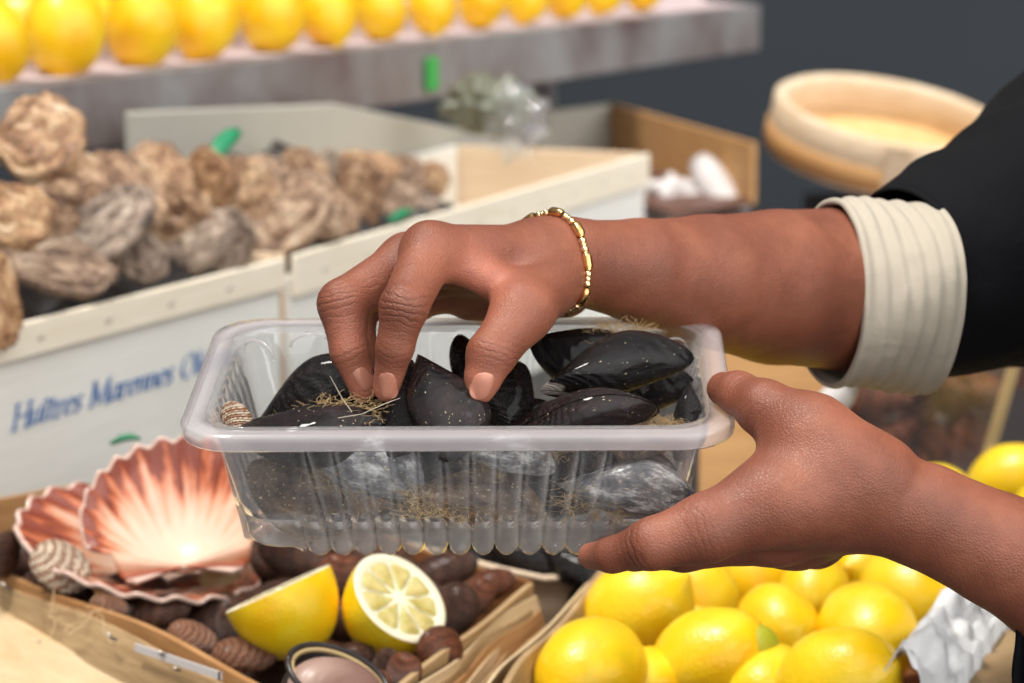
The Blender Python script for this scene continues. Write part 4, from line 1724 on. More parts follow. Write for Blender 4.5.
# px, py, extra depth, rx px, ry px, hinge dir, face dir, tone, label
OY = [
    (38, 141, .05, 46, 40, (-.9, .3, 0), (.05, -.45, .9), 0.15, 'rounded orange-brown oyster topmost at the frame-side end of the heap'),
    (10, 214, .02, 36, 30, (-.8, -.3, 0), (.2, -.2, .95), 0.05, 'cream oyster under the topmost orange-brown one'),
    (101, 226, .035, 60, 30, (-.65, -.7, 0), (.35, -.35, .85), 0.95, 'long purplish-grey oyster slanting down towards the crate rim'),
    (118, 186, .075, 48, 36, (-.7, -.55, 0), (.55, -.45, .6), 0.35, 'dark olive oyster with a pale curved lip near the top of the heap'),
    (62, 268, .02, 56, 27, (.9, .25, 0), (-.1, -.4, .9), 0.6, 'grey-olive oyster lying flat on the crate rim'),
    (2, 304, -.02, 19, 47, (.1, 1, 0), (.7, -.1, .7), 0.0, 'golden oyster on edge hanging over the crate front'),
    (166, 176, .08, 30, 24, (.6, .6, 0), (.1, -.6, .8), 0.2, 'small brown oyster behind the olive one'),
    (172, 212, .06, 32, 30, (-.2, -.9, 0), (-.2, -.3, .9), 0.25, 'whitish-brown oyster in the middle of the lettered crate'),
    (196, 246, .03, 38, 24, (-.8, .6, 0), (-.35, -.2, .85), 0.9, 'pale grey oyster with a white lip next to the rim corner'),
    (228, 238, .04, 26, 32, (.3, -.9, 0), (.5, -.1, .85), 1.0, 'dark grey oyster beside the white-lipped one'),
    (206, 182, .09, 26, 36, (.2, -1, 0), (-.1, -.2, .95), 0.0, 'upright orange oyster under the green leaf'),
    (246, 186, .07, 26, 34, (-.4, -.9, 0), (.2, -.3, .9), 0.2, 'tan oyster just past the green leaf'),
    (284, 214, .04, 54, 32, (-.6, -.7, 0), (.15, -.4, .9), 0.45, 'largest beige ribbed oyster over the gap between the crates'),
    (303, 172, .08, 26, 24, (.5, -.6, 0), (0, -.5, .85), 0.3, 'small brown oyster above the large ribbed one'),
    (324, 176, .10, 14, 30, (.2, -1, 0), (.5, -.1, .85), 0.9, 'slate-grey oyster standing on edge'),
    (350, 192, .06, 34, 40, (.5, -.8, 0), (.2, -.3, .9), 0.25, 'tan oyster leaning beside the slate-grey one'),
    (372, 168, .09, 30, 18, (.9, .2, 0), (0, -.7, .7), 0.15, 'light brown oyster at the top in the second crate'),
    (398, 176, .07, 26, 24, (-.3, -.8, 0), (.3, -.4, .85), 0.5, 'pinkish-grey oyster in the second crate'),
    (384, 208, .03, 36, 20, (.9, -.3, 0), (-.1, -.4, .9), 0.6, 'flat grey-beige oyster on the rim above the small green tag'),
    (432, 180, .05, 16, 16, (-.5, .5, 0), (.1, -.2, .95), 0.1, 'small whitish oyster last in the row'),
    (415, 204, .04, 26, 16, (.9, .1, 0), (.1, -.6, .8), 1.0, 'dark oyster beneath the whitish last one'),
    (330, 214, .05, 34, 24, (.7, .5, 0), (.1, -.4, .9), 0.4, 'beige oyster between the two crates, partly behind the knuckles'),
    (70, 180, .09, 40, 30, (.7, .2, 0), (.1, -.5, .85), 0.3, 'brown oyster behind and below the topmost one'),
    (140, 258, .02, 32, 22, (.7, .7, 0), (0, -.3, .95), 0.8, 'grey oyster wedged at the rim below the long purplish one'),
    (150, 160, .11, 28, 18, (.7, -.2, 0), (.1, -.6, .8), 0.4, 'brown oyster at the back of the lettered crate'),
    (265, 176, .11, 26, 22, (-.7, -.2, 0), (.1, -.6, .8), 0.5, 'oyster at the back between the leaf and the foam board'),
    (40, 228, .06, 36, 26, (.4, .8, 0), (.1, -.4, .9), 0.3, 'oyster buried behind the cream one'),
    (250, 228, .07, 34, 26, (.4, .8, 0), (.1, -.4, .9), 0.7, 'oyster buried in the shadow of the large ribbed one'),
]
for i, (px, py, dz, rx, ry, hg, fc, tone, lab) in enumerate(OY):
    Zo = crate_z(px) + dz
    o = shell('oyster', 'oyster', 31 + i % 7, 'oyster', (px, py, Zo), hg, fc, M2(rx, Zo) * 1.22, M2(ry, Zo) * 1.22, M2(min(rx, ry) * 0.60 + 5, Zo), lab, G_O, 'oyster')
    tone = min(1.0, tone + 0.18)
    o['tone'] = tone
    for ch in o.children:
        ch['tone'] = tone
# added dark filler sheet under the oysters; its colour stands in for shade between them
for (e, p, q, nm) in ((crA, C0 - u1 * 0.16, C1 - u1 * 0.01, 'dark filler sheet standing in for the shaded inside of the lettered crate'), (crB, C1 + u2 * 0.02, C1 + u2 * 0.34, 'dark seaweed bed filling the near half of the second crate')):
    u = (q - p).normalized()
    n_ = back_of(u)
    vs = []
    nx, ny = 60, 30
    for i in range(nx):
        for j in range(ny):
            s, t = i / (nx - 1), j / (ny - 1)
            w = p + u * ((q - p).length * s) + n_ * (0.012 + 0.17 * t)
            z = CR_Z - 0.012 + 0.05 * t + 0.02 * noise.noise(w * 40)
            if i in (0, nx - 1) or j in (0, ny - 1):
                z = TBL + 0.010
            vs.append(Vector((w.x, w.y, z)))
    wo = mk('seaweed', vs, grid_faces(nx, ny), MT['table'], None, True, p)  # dark filler surface, coloured for the shade in the gaps
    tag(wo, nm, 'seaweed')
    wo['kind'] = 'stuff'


def leaf(name, pts, w, label, cat, mat='leaf'):
    vs = []
    n = len(pts)
    for i, p in enumerate(pts):
        q = P(*p)
        t = i / (n - 1)
        d = (P(*pts[min(i + 1, n - 1)]) - P(*pts[max(i - 1, 0)])).normalized()
        s = d.cross(FWD).normalized()
        ww = w * math.sin(PI * (0.12 + 0.8 * t)) ** 0.7
        for k in range(5):
            b = -1 + k / 2
            vs.append(q + s * (ww * b) + FWD * (0.003 * b * b))
    o = mk(name, vs, grid_faces(n, 5), MT[mat], None, True, P(*pts[0]))
    o.modifiers.new('thick', 'SOLIDIFY').thickness = 0.001
    tag(o, label, cat)


leaf('leaf', [(212, 164, 1.90), (216, 152, 1.90), (222, 143, 1.91), (232, 134, 1.92), (240, 130, 1.93)], 0.007, 'dark green leaf sticking up out of the oysters', 'leaf')
leaf('leaf', [(388, 221, 2.02), (396, 217, 2.02), (404, 213, 2.03), (412, 209, 2.04)], 0.004, 'small green scrap on the rim of the second crate', 'leaf')
leaf('leaf', [(110, 444, 1.50), (120, 439, 1.50), (130, 437, 1.50), (140, 439, 1.50)], 0.0022, 'green scrap just over the top of the scallop shell', 'leaf')
# green clip on the shelf lip
q = on_plane(432, 74, S0 - ns * 0.004, ns)
v, f = box_vf(q - us * 0.011 - Z3 * 0.016 - ns * 0.002, us * 0.022, ns * 0.0035, Z3 * 0.032)
gc = mk('price_clip', v, f, MT['green'], None, False, q)
recalc(gc)
bevel(gc, 0.0015)
tag(gc, 'bright green clip on the front lip of the metal shelf', 'clip')

# ------------------------------------------------------------------ shellfish basket
RZ = 0.948
bL, bN = Pz(-60, 540, RZ), Pz(352, 719, RZ)
bR, bB = Pz(528, 584, RZ), Pz(205, 474, RZ)
bL2 = Pz(-40, 501, RZ)
cen = (bL + bN + bR + bB) / 4
bs = thing('shellfish_basket', 'thin pale wooden basket of cockles, scallop shells and lemon halves', 'basket', Vector((cen.x, cen.y, TBL)))
H = Vector((0, 0, -(RZ - TBL)))


def outward(a, b):
    n = Vector((b.y - a.y, a.x - b.x, 0)).normalized()
    return n if n.dot((a + b) / 2 - cen) > 0 else -n


o1 = outward(bL, bN)
near = board('side_board', bL, bN, H, o1 * 0.0035, MT['basket_brown'], bs, 0.0025, 40, seed=1)
# outer veneer, leaning out
ven_a, ven_b = bL + o1 * 0.004 - Z3 * 0.006, bN + o1 * 0.004 - Z3 * 0.004
board('veneer', ven_a, ven_b, Vector((0, 0, -0.018)) + o1 * 0.004, o1 * 0.0018, MT['basket_grey'], bs, 0.002, 40, seed=4)
board('outer_board', ven_a - Z3 * 0.012 + o1 * 0.003, ven_b - Z3 * 0.018 + o1 * 0.003, Vector((0, 0, -(RZ - TBL) + 0.022)) + o1 * 0.050, o1 * 0.002, MT['basket_pale'], bs, 0.002, 40, seed=5)
board('side_board', bN, bR, H - outward(bN, bR) * 0.004, outward(bN, bR) * 0.003, MT['basket_grey'], bs, 0.0007, 24, seed=2)
_ro = outward(bN, bR)
for k in range(6):
    aa, bb_ = bN.lerp(bR, 0.02 + 0.1 * (k % 3)), bN.lerp(bR, 0.99 - 0.05 * (k % 2))
    dz_ = Vector((0, 0, -0.004 - 0.0035 * k))
    board('veneer', aa + _ro * (0.004 + 0.0026 * k) + dz_, bb_ + _ro * (0.004 + 0.0012 * k) + dz_, Vector((0, 0, -0.020)) + _ro * 0.006, _ro * 0.001, MT[('basket_pale', 'basket_grey', 'basket_brown')[k % 3]], bs, 0.0016, 30, seed=30 + k)
board('side_board', bR, bB, H, outward(bR, bB) * 0.003, MT['basket_inner'], bs, 0.002, 24, seed=3)
board('side_board', bB, bL2, H, outward(bB, bL2) * 0.003, MT['basket_brown'], bs, 0.002, 24, seed=6)
board('side_board', bL2, bL, H, outward(bL2, bL) * 0.003, MT['basket_brown'], bs, 0.001, 10, seed=7)
vs = [Vector((p.x, p.y, TBL + 0.001)) for p in (bL, bN, bR, bB, bL2)]
vs += [p + Z3 * 0.003 for p in vs]
world_part('bottom', vs, [(0, 1, 2, 3, 4), (9, 8, 7, 6, 5)], MT['table'], bs, False)
rnd = random.Random(5)
for (px, py, dx, dy) in ((2, 583, 10, 8), (108, 634, 9, 6), (38, 641, 6, 2), (160, 652, 6, 3), (175, 668, 6, 3)):
    n1 = (o1 + Z3 * 0.3).normalized()
    p = on_plane(px, py, ven_a + o1 * 0.0080, o1)
    q = on_plane(px + dx, py + dy, ven_a + o1 * 0.0080, o1)
    v, f = tube_vf([p, (p + q) / 2 + o1 * 0.001, q], 0.0007, 6)
    world_part('staple', v, f, MT['staple'], bs)
for k in range(14):
    p = on_plane(40 + rnd.random() * 60, 606 + rnd.random() * 14, ven_a + o1 * 0.007, o1)
    pts = [p]
    d = Vector((rnd.uniform(-.5, 1), rnd.uniform(-.5, .5), rnd.uniform(-1, .6))).normalized()
    for s in range(5):
        d = (d + Vector((rnd.uniform(-.5, .5), rnd.uniform(-.3, .3), rnd.uniform(-.5, .5)))).normalized()
        pts.append(pts[-1] + d * 0.0035)
    v, f = tube_vf(pts, 0.00022, 4)
    world_part('wood_fibre', v, f, MT['basket_pale'], bs)
p, q = on_plane(136, 643, ven_a + o1 * 0.0075, o1), on_plane(222, 672, ven_a + o1 * 0.0075, o1)
w = Vector((0, 0, -0.0062))
v, f = box_vf(p, q - p, o1 * 0.0008, w * 0.6)
lb = world_part('paper_strip', v, f, MT['paper'], bs, False)
lb['label'] = 'white paper strip'
v, f = box_vf(q - (q - p).normalized() * 0.0015, (q - p).normalized() * 0.0014, o1 * 0.0011, w * 0.6)
world_part('paper_strip_mark', v, f, MT['table'], bs, False)

# cockles and clams in the basket
G_K = 'cockles and clams in the wooden basket'
KK = [
    ('cockle_pattern', (60, 566, 1.335), 33, 26, (-.8, -.5, 0), (-.1, -.5, .85), 'large cream cockle with brown zigzags under the scallop margin'),
    ('cockle_dark', (2, 556, 1.36), 24, 26, (-.3, .9, 0), (.85, -.1, .5), 'dark shell half out of view where the basket rim leaves the picture'),
    ('cockle_mid', (109, 606, 1.31), 20, 13, (-.8, -.2, 0), (.1, -.6, .8), 'small speckled brown cockle peeping over the rim board'),
    ('cockle_dark', (138, 588, 1.35), 34, 17, (.8, .1, 0), (0, -.7, .7), 'dark cockle in the shade right under the scallop'),
    ('cockle_dark', (160, 612, 1.32), 32, 20, (-.8, .2, 0), (.1, -.6, .8), 'dark brown cockle below the shaded one'),
    ('cockle_mid', (192, 637, 1.27), 27, 17, (-.8, -.3, 0), (.1, -.6, .8), 'brown patterned cockle half way along the rim board'),
    ('cockle_tan', (213, 588, 1.36), 34, 22, (.6, -.5, 0), (.1, -.5, .85), 'smooth yellowish clam beneath the scallop hinge'),
    ('cockle_mid', (243, 655, 1.24), 34, 14, (-.9, 0, 0), (.1, -.7, .7), 'flat brown cockle below the turned-away lemon half'),
    ('cockle_dark', (228, 628, 1.30), 16, 22, (0, -.9, 0), (-.4, -.3, .85), 'small dark cockle against the turned-away lemon half'),
    ('cockle_brown', (404, 672, 1.20), 20, 21, (.2, -.9, 0), (-.2, -.4, .9), 'reddish-brown round cockle in the front corner of the basket'),
    ('cockle_brown', (440, 650, 1.235), 26, 24, (.3, .7, 0), (.25, -.45, .85), 'smooth brown cockle right below the upturned lemon half'),
    ('cockle_dark', (452, 610, 1.29), 32, 27, (.7, -.5, 0), (.2, -.5, .8), 'dark brown cockle between the upturned lemon half and the basket side'),
    ('cockle_brown', (474, 598, 1.31), 25, 20, (.6, -.6, 0), (-.1, -.5, .85), 'brown cockle nearest the corner of the basket side'),
    ('cockle_dark', (386, 668, 1.21), 15, 22, (.1, -.9, 0), (.3, -.3, .9), 'narrow dark cockle beside the open clam'),
    ('cockle_brown', (342, 574, 1.33), 26, 22, (.1, -.9, 0), (.1, -.4, .9), 'brown cockle in the gap between the two lemon halves'),
    ('cockle_dark', (300, 560, 1.38), 40, 24, (.7, .3, 0), (.1, -.6, .8), 'dark cockle behind the turned-away lemon half'),
    ('cockle_dark', (250, 560, 1.42), 36, 24, (.7, .3, 0), (.1, -.6, .8), 'dark cockle behind the scallop hinge'),
    ('cockle_dark', (440, 575, 1.36), 36, 24, (-.7, .3, 0), (.1, -.6, .8), 'dark cockle lying against the inner back board'),
    ('cockle_dark', (345, 662, 1.24), 28, 20, (-.7, .3, 0), (.1, -.6, .8), 'dark cockle under the meeting point of the lemon halves'),
    ('cockle_brown', (360, 690, 1.17), 30, 20, (-.7, .3, 0), (.1, -.6, .8), 'brown cockle at the very front below the open clam'),
    ('cockle_dark', (90, 540, 1.42), 40, 24, (-.7, .3, 0), (.1, -.6, .8), 'dark cockle hidden behind the zigzag one'),
    ('cockle_dark', (270, 610, 1.33), 46, 28, (-.7, .3, 0), (.1, -.6, .8), 'dark cockle carrying the turned-away lemon half'),
    ('cockle_dark', (120, 560, 1.40), 40, 28, (.6, .3, 0), (.1, -.6, .8), 'dark cockle under the hollow of the scallop shell'),
    ('cockle_brown', (180, 600, 1.36), 36, 26, (-.6, .3, 0), (.1, -.6, .8), 'brown cockle deep in the shade below the scallop hinge'),
    ('cockle_dark', (215, 620, 1.33), 36, 26, (.6, -.3, 0), (.1, -.6, .8), 'dark cockle deep between the rim board and the lemon half'),
    ('cockle_dark', (280, 660, 1.27), 36, 26, (.6, -.3, 0), (.1, -.6, .8), 'dark cockle under the dark closed clam'),
    ('cockle_dark', (330, 610, 1.33), 40, 28, (.6, .5, 0), (.1, -.6, .8), 'dark cockle deep between the two lemon halves'),
    ('cockle_dark', (430, 590, 1.36), 38, 28, (.4, .6, 0), (.1, -.6, .8), 'dark cockle behind the upturned lemon half'),
    ('cockle_dark', (380, 560, 1.42), 40, 26, (.6, .2, 0), (.1, -.6, .8), 'dark cockle far back below the tray bottom'),
    ('cockle_dark', (330, 545, 1.46), 40, 26, (-.6, .2, 0), (.1, -.6, .8), 'dark cockle at the back board below the tray'),
    ('cockle_brown', (490, 585, 1.345), 24, 18, (-.6, .2, 0), (.1, -.6, .8), 'brown cockle tucked under the basket back corner'),
    ('cockle_dark', (420, 640, 1.28), 34, 26, (.6, .2, 0), (.1, -.6, .8), 'dark cockle below the smooth brown one'),
    ('cockle_dark', (60, 590, 1.36), 34, 24, (.6, .2, 0), (.1, -.6, .8), 'dark cockle low behind the rim board'),
    ('cockle_dark', (30, 560, 1.42), 34, 24, (.6, .2, 0), (.1, -.6, .8), 'dark cockle behind the half-seen dark shell'),
    ('cockle_dark', (395, 610, 1.32), 46, 28, (-.7, .3, 0), (.1, -.6, .8), 'dark cockle carrying the upturned lemon half'),
]
for i, (mt, c, rx, ry, hg, fc, lab) in enumerate(KK):
    rx_, ry_ = M2(rx, c[2]) * (1.0 if i < 15 else 1.1), M2(max(ry, 0.66 * rx), c[2])
    shell('cockle', mt, 11 + i % 3, 'cockle', c, hg, fc, rx_, ry_, (rx_ + ry_) * 0.40, lab, G_K, 'cockle')
# open clam with dark rim
e = thing('clam', 'gaping clam with a black rim and pinkish ribs below the lemon halves', 'clam', P(338, 694, 1.15), G_K)
Rm = frame(D(-.85, -.25, .1), D(-0.05, -0.55, .85))
v, f = dome_shell('cockle', 12, 1)
o = mk('valve', [Rm @ Vector((p.x * .0215, p.y * .017, p.z * .014)) for p in v], f, MT['clam_pink'], e)
Rm2 = frame(D(-.80, -.35, .1), D(0.15, -0.8, .55))
v2 = [Rm2 @ Vector((p.x * .0235, p.y * .018, -abs(p.z) * .012)) + UP * 0.006 + FWD * 0.006 for p in v]
o = mk('valve', v2, f, MT['clam_dark'], e)
ring = [Rm2 @ Vector((math.cos(k * PI / 30) * .0233, math.sin(k * PI / 30) * .0178, 0)) + UP * 0.006 + FWD * 0.006 for k in range(61)]
vv, ff = tube_vf(ring, 0.0013, 8)
mk('rim', vv, ff, MT['clam_rim'], e)
ring = [Rm2 @ Vector((math.cos(k * PI / 30) * .0212, math.sin(k * PI / 30) * .0158, -0.0012)) + UP * 0.006 + FWD * 0.006 for k in range(61)]
vv, ff = tube_vf(ring, 0.0012, 8)
mk('lip', vv, ff, MT['clam_lip'], e)
shell('cockle', 'clam_dark', 13, 'clam', (306, 682, 1.165), (-.6, .5, 0), (.1, -.5, .85), M2(30, 1.165), M2(22, 1.165), .010, 'dark closed clam at the front edge beside the gaping one', G_K, 'clam')

# ------------------------------------------------------------------ lemon basket
lb_ = thing('lemon_basket', 'rough wooden basket full of whole lemons beneath the holding hand', 'basket', Vector((0.13, 1.30, TBL)))
l0, l1 = Pz(470, 735, 0.945), Pz(604, 574, 0.945)
lo = Vector((l1.y - l0.y, l0.x - l1.x, 0)).normalized()
if lo.x > 0:
    lo = -lo
board('side_board', l0, l1 + (l1 - l0).normalized() * 0.02, Vector((0, 0, -(0.945 - TBL))) - lo * 0.012, lo * 0.003, MT['basket_grey'], lb_, 0.003, 30, seed=11)
board('veneer', l0 + lo * 0.010 + Z3 * 0.000, l1 + lo * 0.006 - Z3 * 0.004, Vector((0, 0, -0.03)) + lo * 0.008, lo * 0.0016, MT['basket_pale'], lb_, 0.003, 30, seed=12)
board('veneer', l0 + lo * 0.018 - Z3 * 0.004, l1 + lo * 0.009 - Z3 * 0.010, Vector((0, 0, -0.03)) + lo * 0.006, lo * 0.0016, MT['basket_grey'], lb_, 0.003, 30, seed=13)
l2 = l1 + Vector((0.20, 0.16, 0))
l3 = Pz(1010, 690, 0.945)
board('side_board', l1, l2, Vector((0, 0, -(0.945 - TBL))), Vector((-.4, .5, 0)).normalized() * 0.003, MT['basket_inner'], lb_, 0.002, 24, seed=14)
board('side_board', l0, l3, Vector((0, 0, -(0.945 - TBL))), Vector((0, -0.003, 0)), MT['basket_grey'], lb_, 0.002, 24, seed=15)
board('side_board', l2 - Z3 * 0.035, l3 - Z3 * 0.035, Vector((0, 0, -(0.910 - TBL))), Vector((0.003, 0, 0)), MT['basket_pale'], lb_, 0.002, 24, seed=16)
vs = [Vector((p.x, p.y, TBL + 0.001)) for p in (l0, l3, l2, l1)]
vs += [p + Z3 * 0.003 for p in vs]
world_part('bottom', vs, [(0, 1, 2, 3), (7, 6, 5, 4)], MT['basket_inner'], lb_, False)
G_L = 'lemons in the basket below the hand'
LM = [
    ((637, 614, 1.33), 52, (.6, -.5, .3), 'lemon', 41, False, 'lemon nearest the wooden side, just below the curled fingertip'),
    ((698, 596, 1.38), 40, (.5, .6, .2), 'lemon', 42, False, 'lemon tucked behind the one under the fingertip'),
    ((590, 672, 1.24), 53, (-.5, .3, .7), 'lemon_green', 43, False, 'greenish-patched lemon in the front corner by the wooden side'),
    ((712, 660, 1.26), 52, (.85, -.28, .35), 'lemon', 42, True, 'big lemon with a green pointed tip at the front'),
    ((778, 626, 1.33), 41, (.3, .4, .8), 'lemon', 41, False, 'lemon just past the green tip'),
    ((814, 592, 1.39), 35, (-.3, .6, .7), 'lemon', 43, False, 'small-looking lemon under the heel of the hand'),
    ((748, 578, 1.43), 40, (.7, .2, .6), 'lemon', 41, False, 'deep orange-yellow lemon mostly covered by the hand'),
    ((868, 634, 1.32), 50, (.2, .4, .9), 'lemon', 42, False, 'pale sunlit lemon in the middle of the far side'),
    ((838, 684, 1.22), 56, (.6, -.3, .5), 'lemon', 43, False, 'lemon cut off by the picture edge below the sunlit one'),
    ((912, 598, 1.40), 48, (.5, .5, .6), 'lemon', 41, False, 'lemon below the wrist'),
    ((958, 606, 1.43), 34, (.5, -.2, .8), 'lemon', 42, False, 'last lemon of the pile against the white sheet'),
    ((866, 574, 1.48), 36, (-.5, -.2, .8), 'lemon', 43, False, 'lemon peeking out between hand heel and wrist'),
    ((690, 568, 1.46), 36, (-.5, -.2, .8), 'lemon', 41, False, 'lemon rim showing along the underside of the index finger'),
    ((650, 690, 1.26), 44, (-.5, -.2, .8), 'lemon', 42, False, 'lemon low down between the two front ones'),
    ((770, 690, 1.25), 46, (-.5, .2, .8), 'lemon', 43, False, 'lemon low down behind the green-tipped one'),
    ((700, 630, 1.38), 46, (-.5, .2, .8), 'lemon', 41, False, 'lemon of the bottom layer in the middle of the pile'),
    ((830, 640, 1.40), 46, (.5, .2, .8), 'lemon', 42, False, 'lemon of the bottom layer below the hand heel'),
    ((940, 640, 1.40), 40, (.5, .2, .8), 'lemon', 43, False, 'lemon of the bottom layer by the white sheet'),
]
for c, r, ax, mt, sd_, tip, lab in LM:
    lemon(c, ax, M2(r, c[2]) * (1.0), mt, sd_, lab, G_L, tip, 1.04)
# crumpled foil along the far side of the lemons
vs = []
nx, ny = 60, 30
e0, e1 = Pz(880, 700, 0.935), Pz(990, 556, 0.935)
dx_ = (e1 - e0)
sd_ = Vector((dx_.y, -dx_.x, 0)).normalized()
for i in range(nx):
    for j in range(ny):
        s, t = i / (nx - 1), j / (ny - 1)
        q = e0 + dx_ * s + sd_ * (0.034 * t - 0.004)
        q.z += 0.020 * math.sin(PI * min(1, t * 1.3)) - 0.02 * (t > 0.9)
        k = noise.noise(q * 70) * 0.010 + abs(noise.noise(q * 140)) * 0.008
        vs.append(q + Vector((0.2, -0.4, 0.9)) * k)
fo = mk('crumpled_sheet', vs, grid_faces(nx, ny), MT['foil'], None, True, e0)
fo.modifiers.new('thick', 'SOLIDIFY').thickness = 0.0005
tag(fo, 'crumpled white plastic sheet along the lemons under the wrist', 'plastic sheet')
# brownish board beyond the foil
g0, g1 = Pz(900, 735, 0.918), Pz(985, 652, 0.918)
vs, fs = box_vf(g0, g1 - g0, Vector((0.05, 0.015, 0)), Z3 * 0.010)
tb2 = mk('wooden_tray', vs, fs, MT['basket_grey'], None, False, g0)
recalc(tb2)
tag(tb2, 'flat brownish board at the end of the lemons under the sleeve', 'board')

# ------------------------------------------------------------------ behind the tray: third basket with dark shellfish
db = thing('shellfish_bowl', 'pale curved wooden dish of dark shells just under the tray', 'dish', Pz(470, 560, TBL))
pts = [P(392, 540, 1.47), P(420, 546, 1.445), P(455, 556, 1.425), P(500, 568, 1.41), P(545, 577, 1.405), P(582, 575, 1.41), P(625, 564, 1.44), P(640, 552, 1.50)]
vs = []
for p in pts:
    c = P(520, 545, 1.47)
    inn = (Vector((c.x, c.y, p.z)) - p)
    inn.z = 0
    inn.normalize()
    vs += [p, p + inn * 0.004, p + inn * 0.006 - Z3 * 0.016, Vector((p.x, p.y, TBL)) + inn * 0.02]
world_part('rim', vs, grid_faces(len(pts), 4), MT['crate_end'], db).modifiers.new('thick', 'SOLIDIFY').thickness = 0.003
for i, (px, py, Z, r) in enumerate(((490, 552, 1.43, 26), (540, 553, 1.42, 26), (575, 548, 1.45, 22), (455, 545, 1.46, 22), (515, 540, 1.50, 28))):
    m = mat4(frame(D(.8 - .4 * i, .2, .3), D(.1, -.7, .6)), P(px, py, Z), (.05, .022, .018))
    copy_thing(mussel_protos[('m_black', 3, 0)][0], 'mussel', ('black mussel in the pale dish under the tray, ' + ['by its curved rim', 'in the middle', 'nearest the fingertip', 'at its shaded end', 'furthest back'][i]), m, 'mussels in the pale dish', 'mussel')

# ------------------------------------------------------------------ back counter and the things on it
CZ = 0.925
ctr = thing('counter', 'dark brown wooden counter behind the crates', 'counter', (0.7, 3.0, 0))
v, f = box_vf(Vector((0.17, 2.62, CZ - 0.03)), Vector((1.5, -0.35, 0)), Vector((0.35, 0.75, 0)), Vector((0, 0, 0.03)))
world_part('countertop', v, f, MT['counter'], ctr, False)
v, f = box_vf(Vector((0.23, 2.68, 0)), Vector((1.4, -0.33, 0)), Vector((0.3, 0.6, 0)), Vector((0, 0, CZ - 0.03)))
world_part('base', v, f, MT['counter'], ctr, False)

# round wooden sieve
sc = P(892, 112, 2.85)
se = thing('wooden_sieve', 'round pale wooden sieve on the dark counter behind the shoulder', 'sieve', sc)
axz = D(0.12, -0.92, 0.37)
Rm = frame(D(1, 0.16, 0), axz)
R0 = 0.124
for nm, prof, mt in (('hoop', [(R0, -0.056), (R0 + .001, -0.02), (R0 + .001, 0.0), (R0 - .004, 0.003), (R0 - .012, 0.001), (R0 - .014, -0.004), (R0 - .012, -0.052), (R0, -0.056)], 'sieve'),
                     ('mesh', [(R0 - .012, -0.040), (R0 * .5, -0.044), (0.001, -0.045)], 'sieve_in'),
                     ('band', [(R0 + .0012, -0.052), (R0 + .004, -0.050), (R0 + .004, -0.030), (R0 + .0012, -0.028)], 'tan')):
    vs = []
    for (r, z) in prof:
        for k in range(96):
            a = 2 * PI * k / 96
            vs.append(Rm @ Vector((r * math.cos(a), r * math.sin(a), z)))
    o = mk(nm, vs, grid_faces(len(prof), 96, False, True), MT[mt], se)
    recalc(o)
v, f = box_vf(Rm @ Vector((-0.012, -R0 - 0.004, -0.05)), Rm @ Vector((0.024, 0, 0)), Rm @ Vector((0, 0.004, 0)), Rm @ Vector((0, 0, 0.05)))
mk('lap_joint', v, f, MT['sieve'], se, False)
# block that props its far side
pb = sc + FWD * 0.06 - Z3 * 0.05
v, f = box_vf(Vector((pb.x - 0.08, pb.y, CZ)), Vector((0.16, 0, 0)), Vector((0, 0.05, 0)), Vector((0, 0, max(0.02, pb.z - CZ - 0.045))))
bo = mk('wooden_block', v, f, MT['table'], None, False, Vector((pb.x, pb.y, CZ)))
recalc(bo)
tag(bo, 'dark wooden block propping up the round sieve', 'block')

# open crate with its far corner showing
f0 = P(611, 104, 3.05)
fl_, fr_ = P(540, 121, 2.95), P(752, 158, 2.62)
fl_.z = fr_.z = f0.z
oc = thing('wooden_crate', 'open pale crate whose inner corner shows past the empty oyster crate', 'crate', Vector((f0.x, f0.y, CZ)))
hh = Vector((0, 0, -0.060))
board('side_board', fl_, f0, hh, Vector((0, 0.006, 0)), MT['foam'], oc, 0.0, 8)
board('side_board', f0, fr_, hh, Vector((0.005, 0.004, 0)), MT['tan'], oc, 0.0, 8)
far_l = fl_ + (fr_ - f0)
v, f = box_vf(f0 + hh, fl_ - f0, fr_ - f0, Z3 * 0.004)
world_part('bottom', v, f, MT['counter'], oc, False)

# white bits beyond the crate end
vs, fs = tube_vf([P(735, 222, 2.66), P(722, 196, 2.68), P(708, 174, 2.7), P(700, 162, 2.71)], [0.016, 0.017, 0.016, 0.012], 20)
pr_ = mk('paper_roll', vs, fs, MT['paper'], None, True, P(722, 196, 2.5))
tag(pr_, 'white rolled paper leaning beyond the end of the crate', 'paper')


def blob(name, c, rx, ry, rz, mat, label, cat, amp=0.3, freq=30, seed=0, sub=4):
    bm = bmesh.new()
    bmesh.ops.create_icosphere(bm, subdivisions=sub, radius=1.0)
    vs = []
    cc = P(*c)
    for x in bm.verts:
        d = Vector(x.co)
        k = 1 + amp * noise.noise(d * 2.2 + Vector((seed, 0, 0))) + amp * 0.6 * abs(noise.noise(d * 5.5 + Vector((seed, 9, 0))))
        d = d * k
        vs.append(cc + RIGHT * (d.x * rx) + UP * (d.y * ry) + FWD * (d.z * rz))
    fs = [tuple(y.index for y in x.verts) for x in bm.faces]
    bm.free()
    o = mk(name, vs, fs, MT[mat], None, True, cc)
    tag(o, label, cat)
    return o


blob('crumpled_paper', (670, 206, 2.70), .032, .026, .03, 'paper', 'crumpled white paper beside the paper roll', 'paper', .5, seed=3)
blob('seaweed_bundle', (486, 106, 2.46), .036, .024, .028, 'seaweed', 'grey-green bundle of seaweed under the shelf', 'seaweed', .5, seed=5)
blob('plastic_bag', (516, 120, 2.44), .022, .028, .024, 'thin_plastic', 'clear crumpled bag beside the seaweed bundle', 'bag', .7, seed=8)

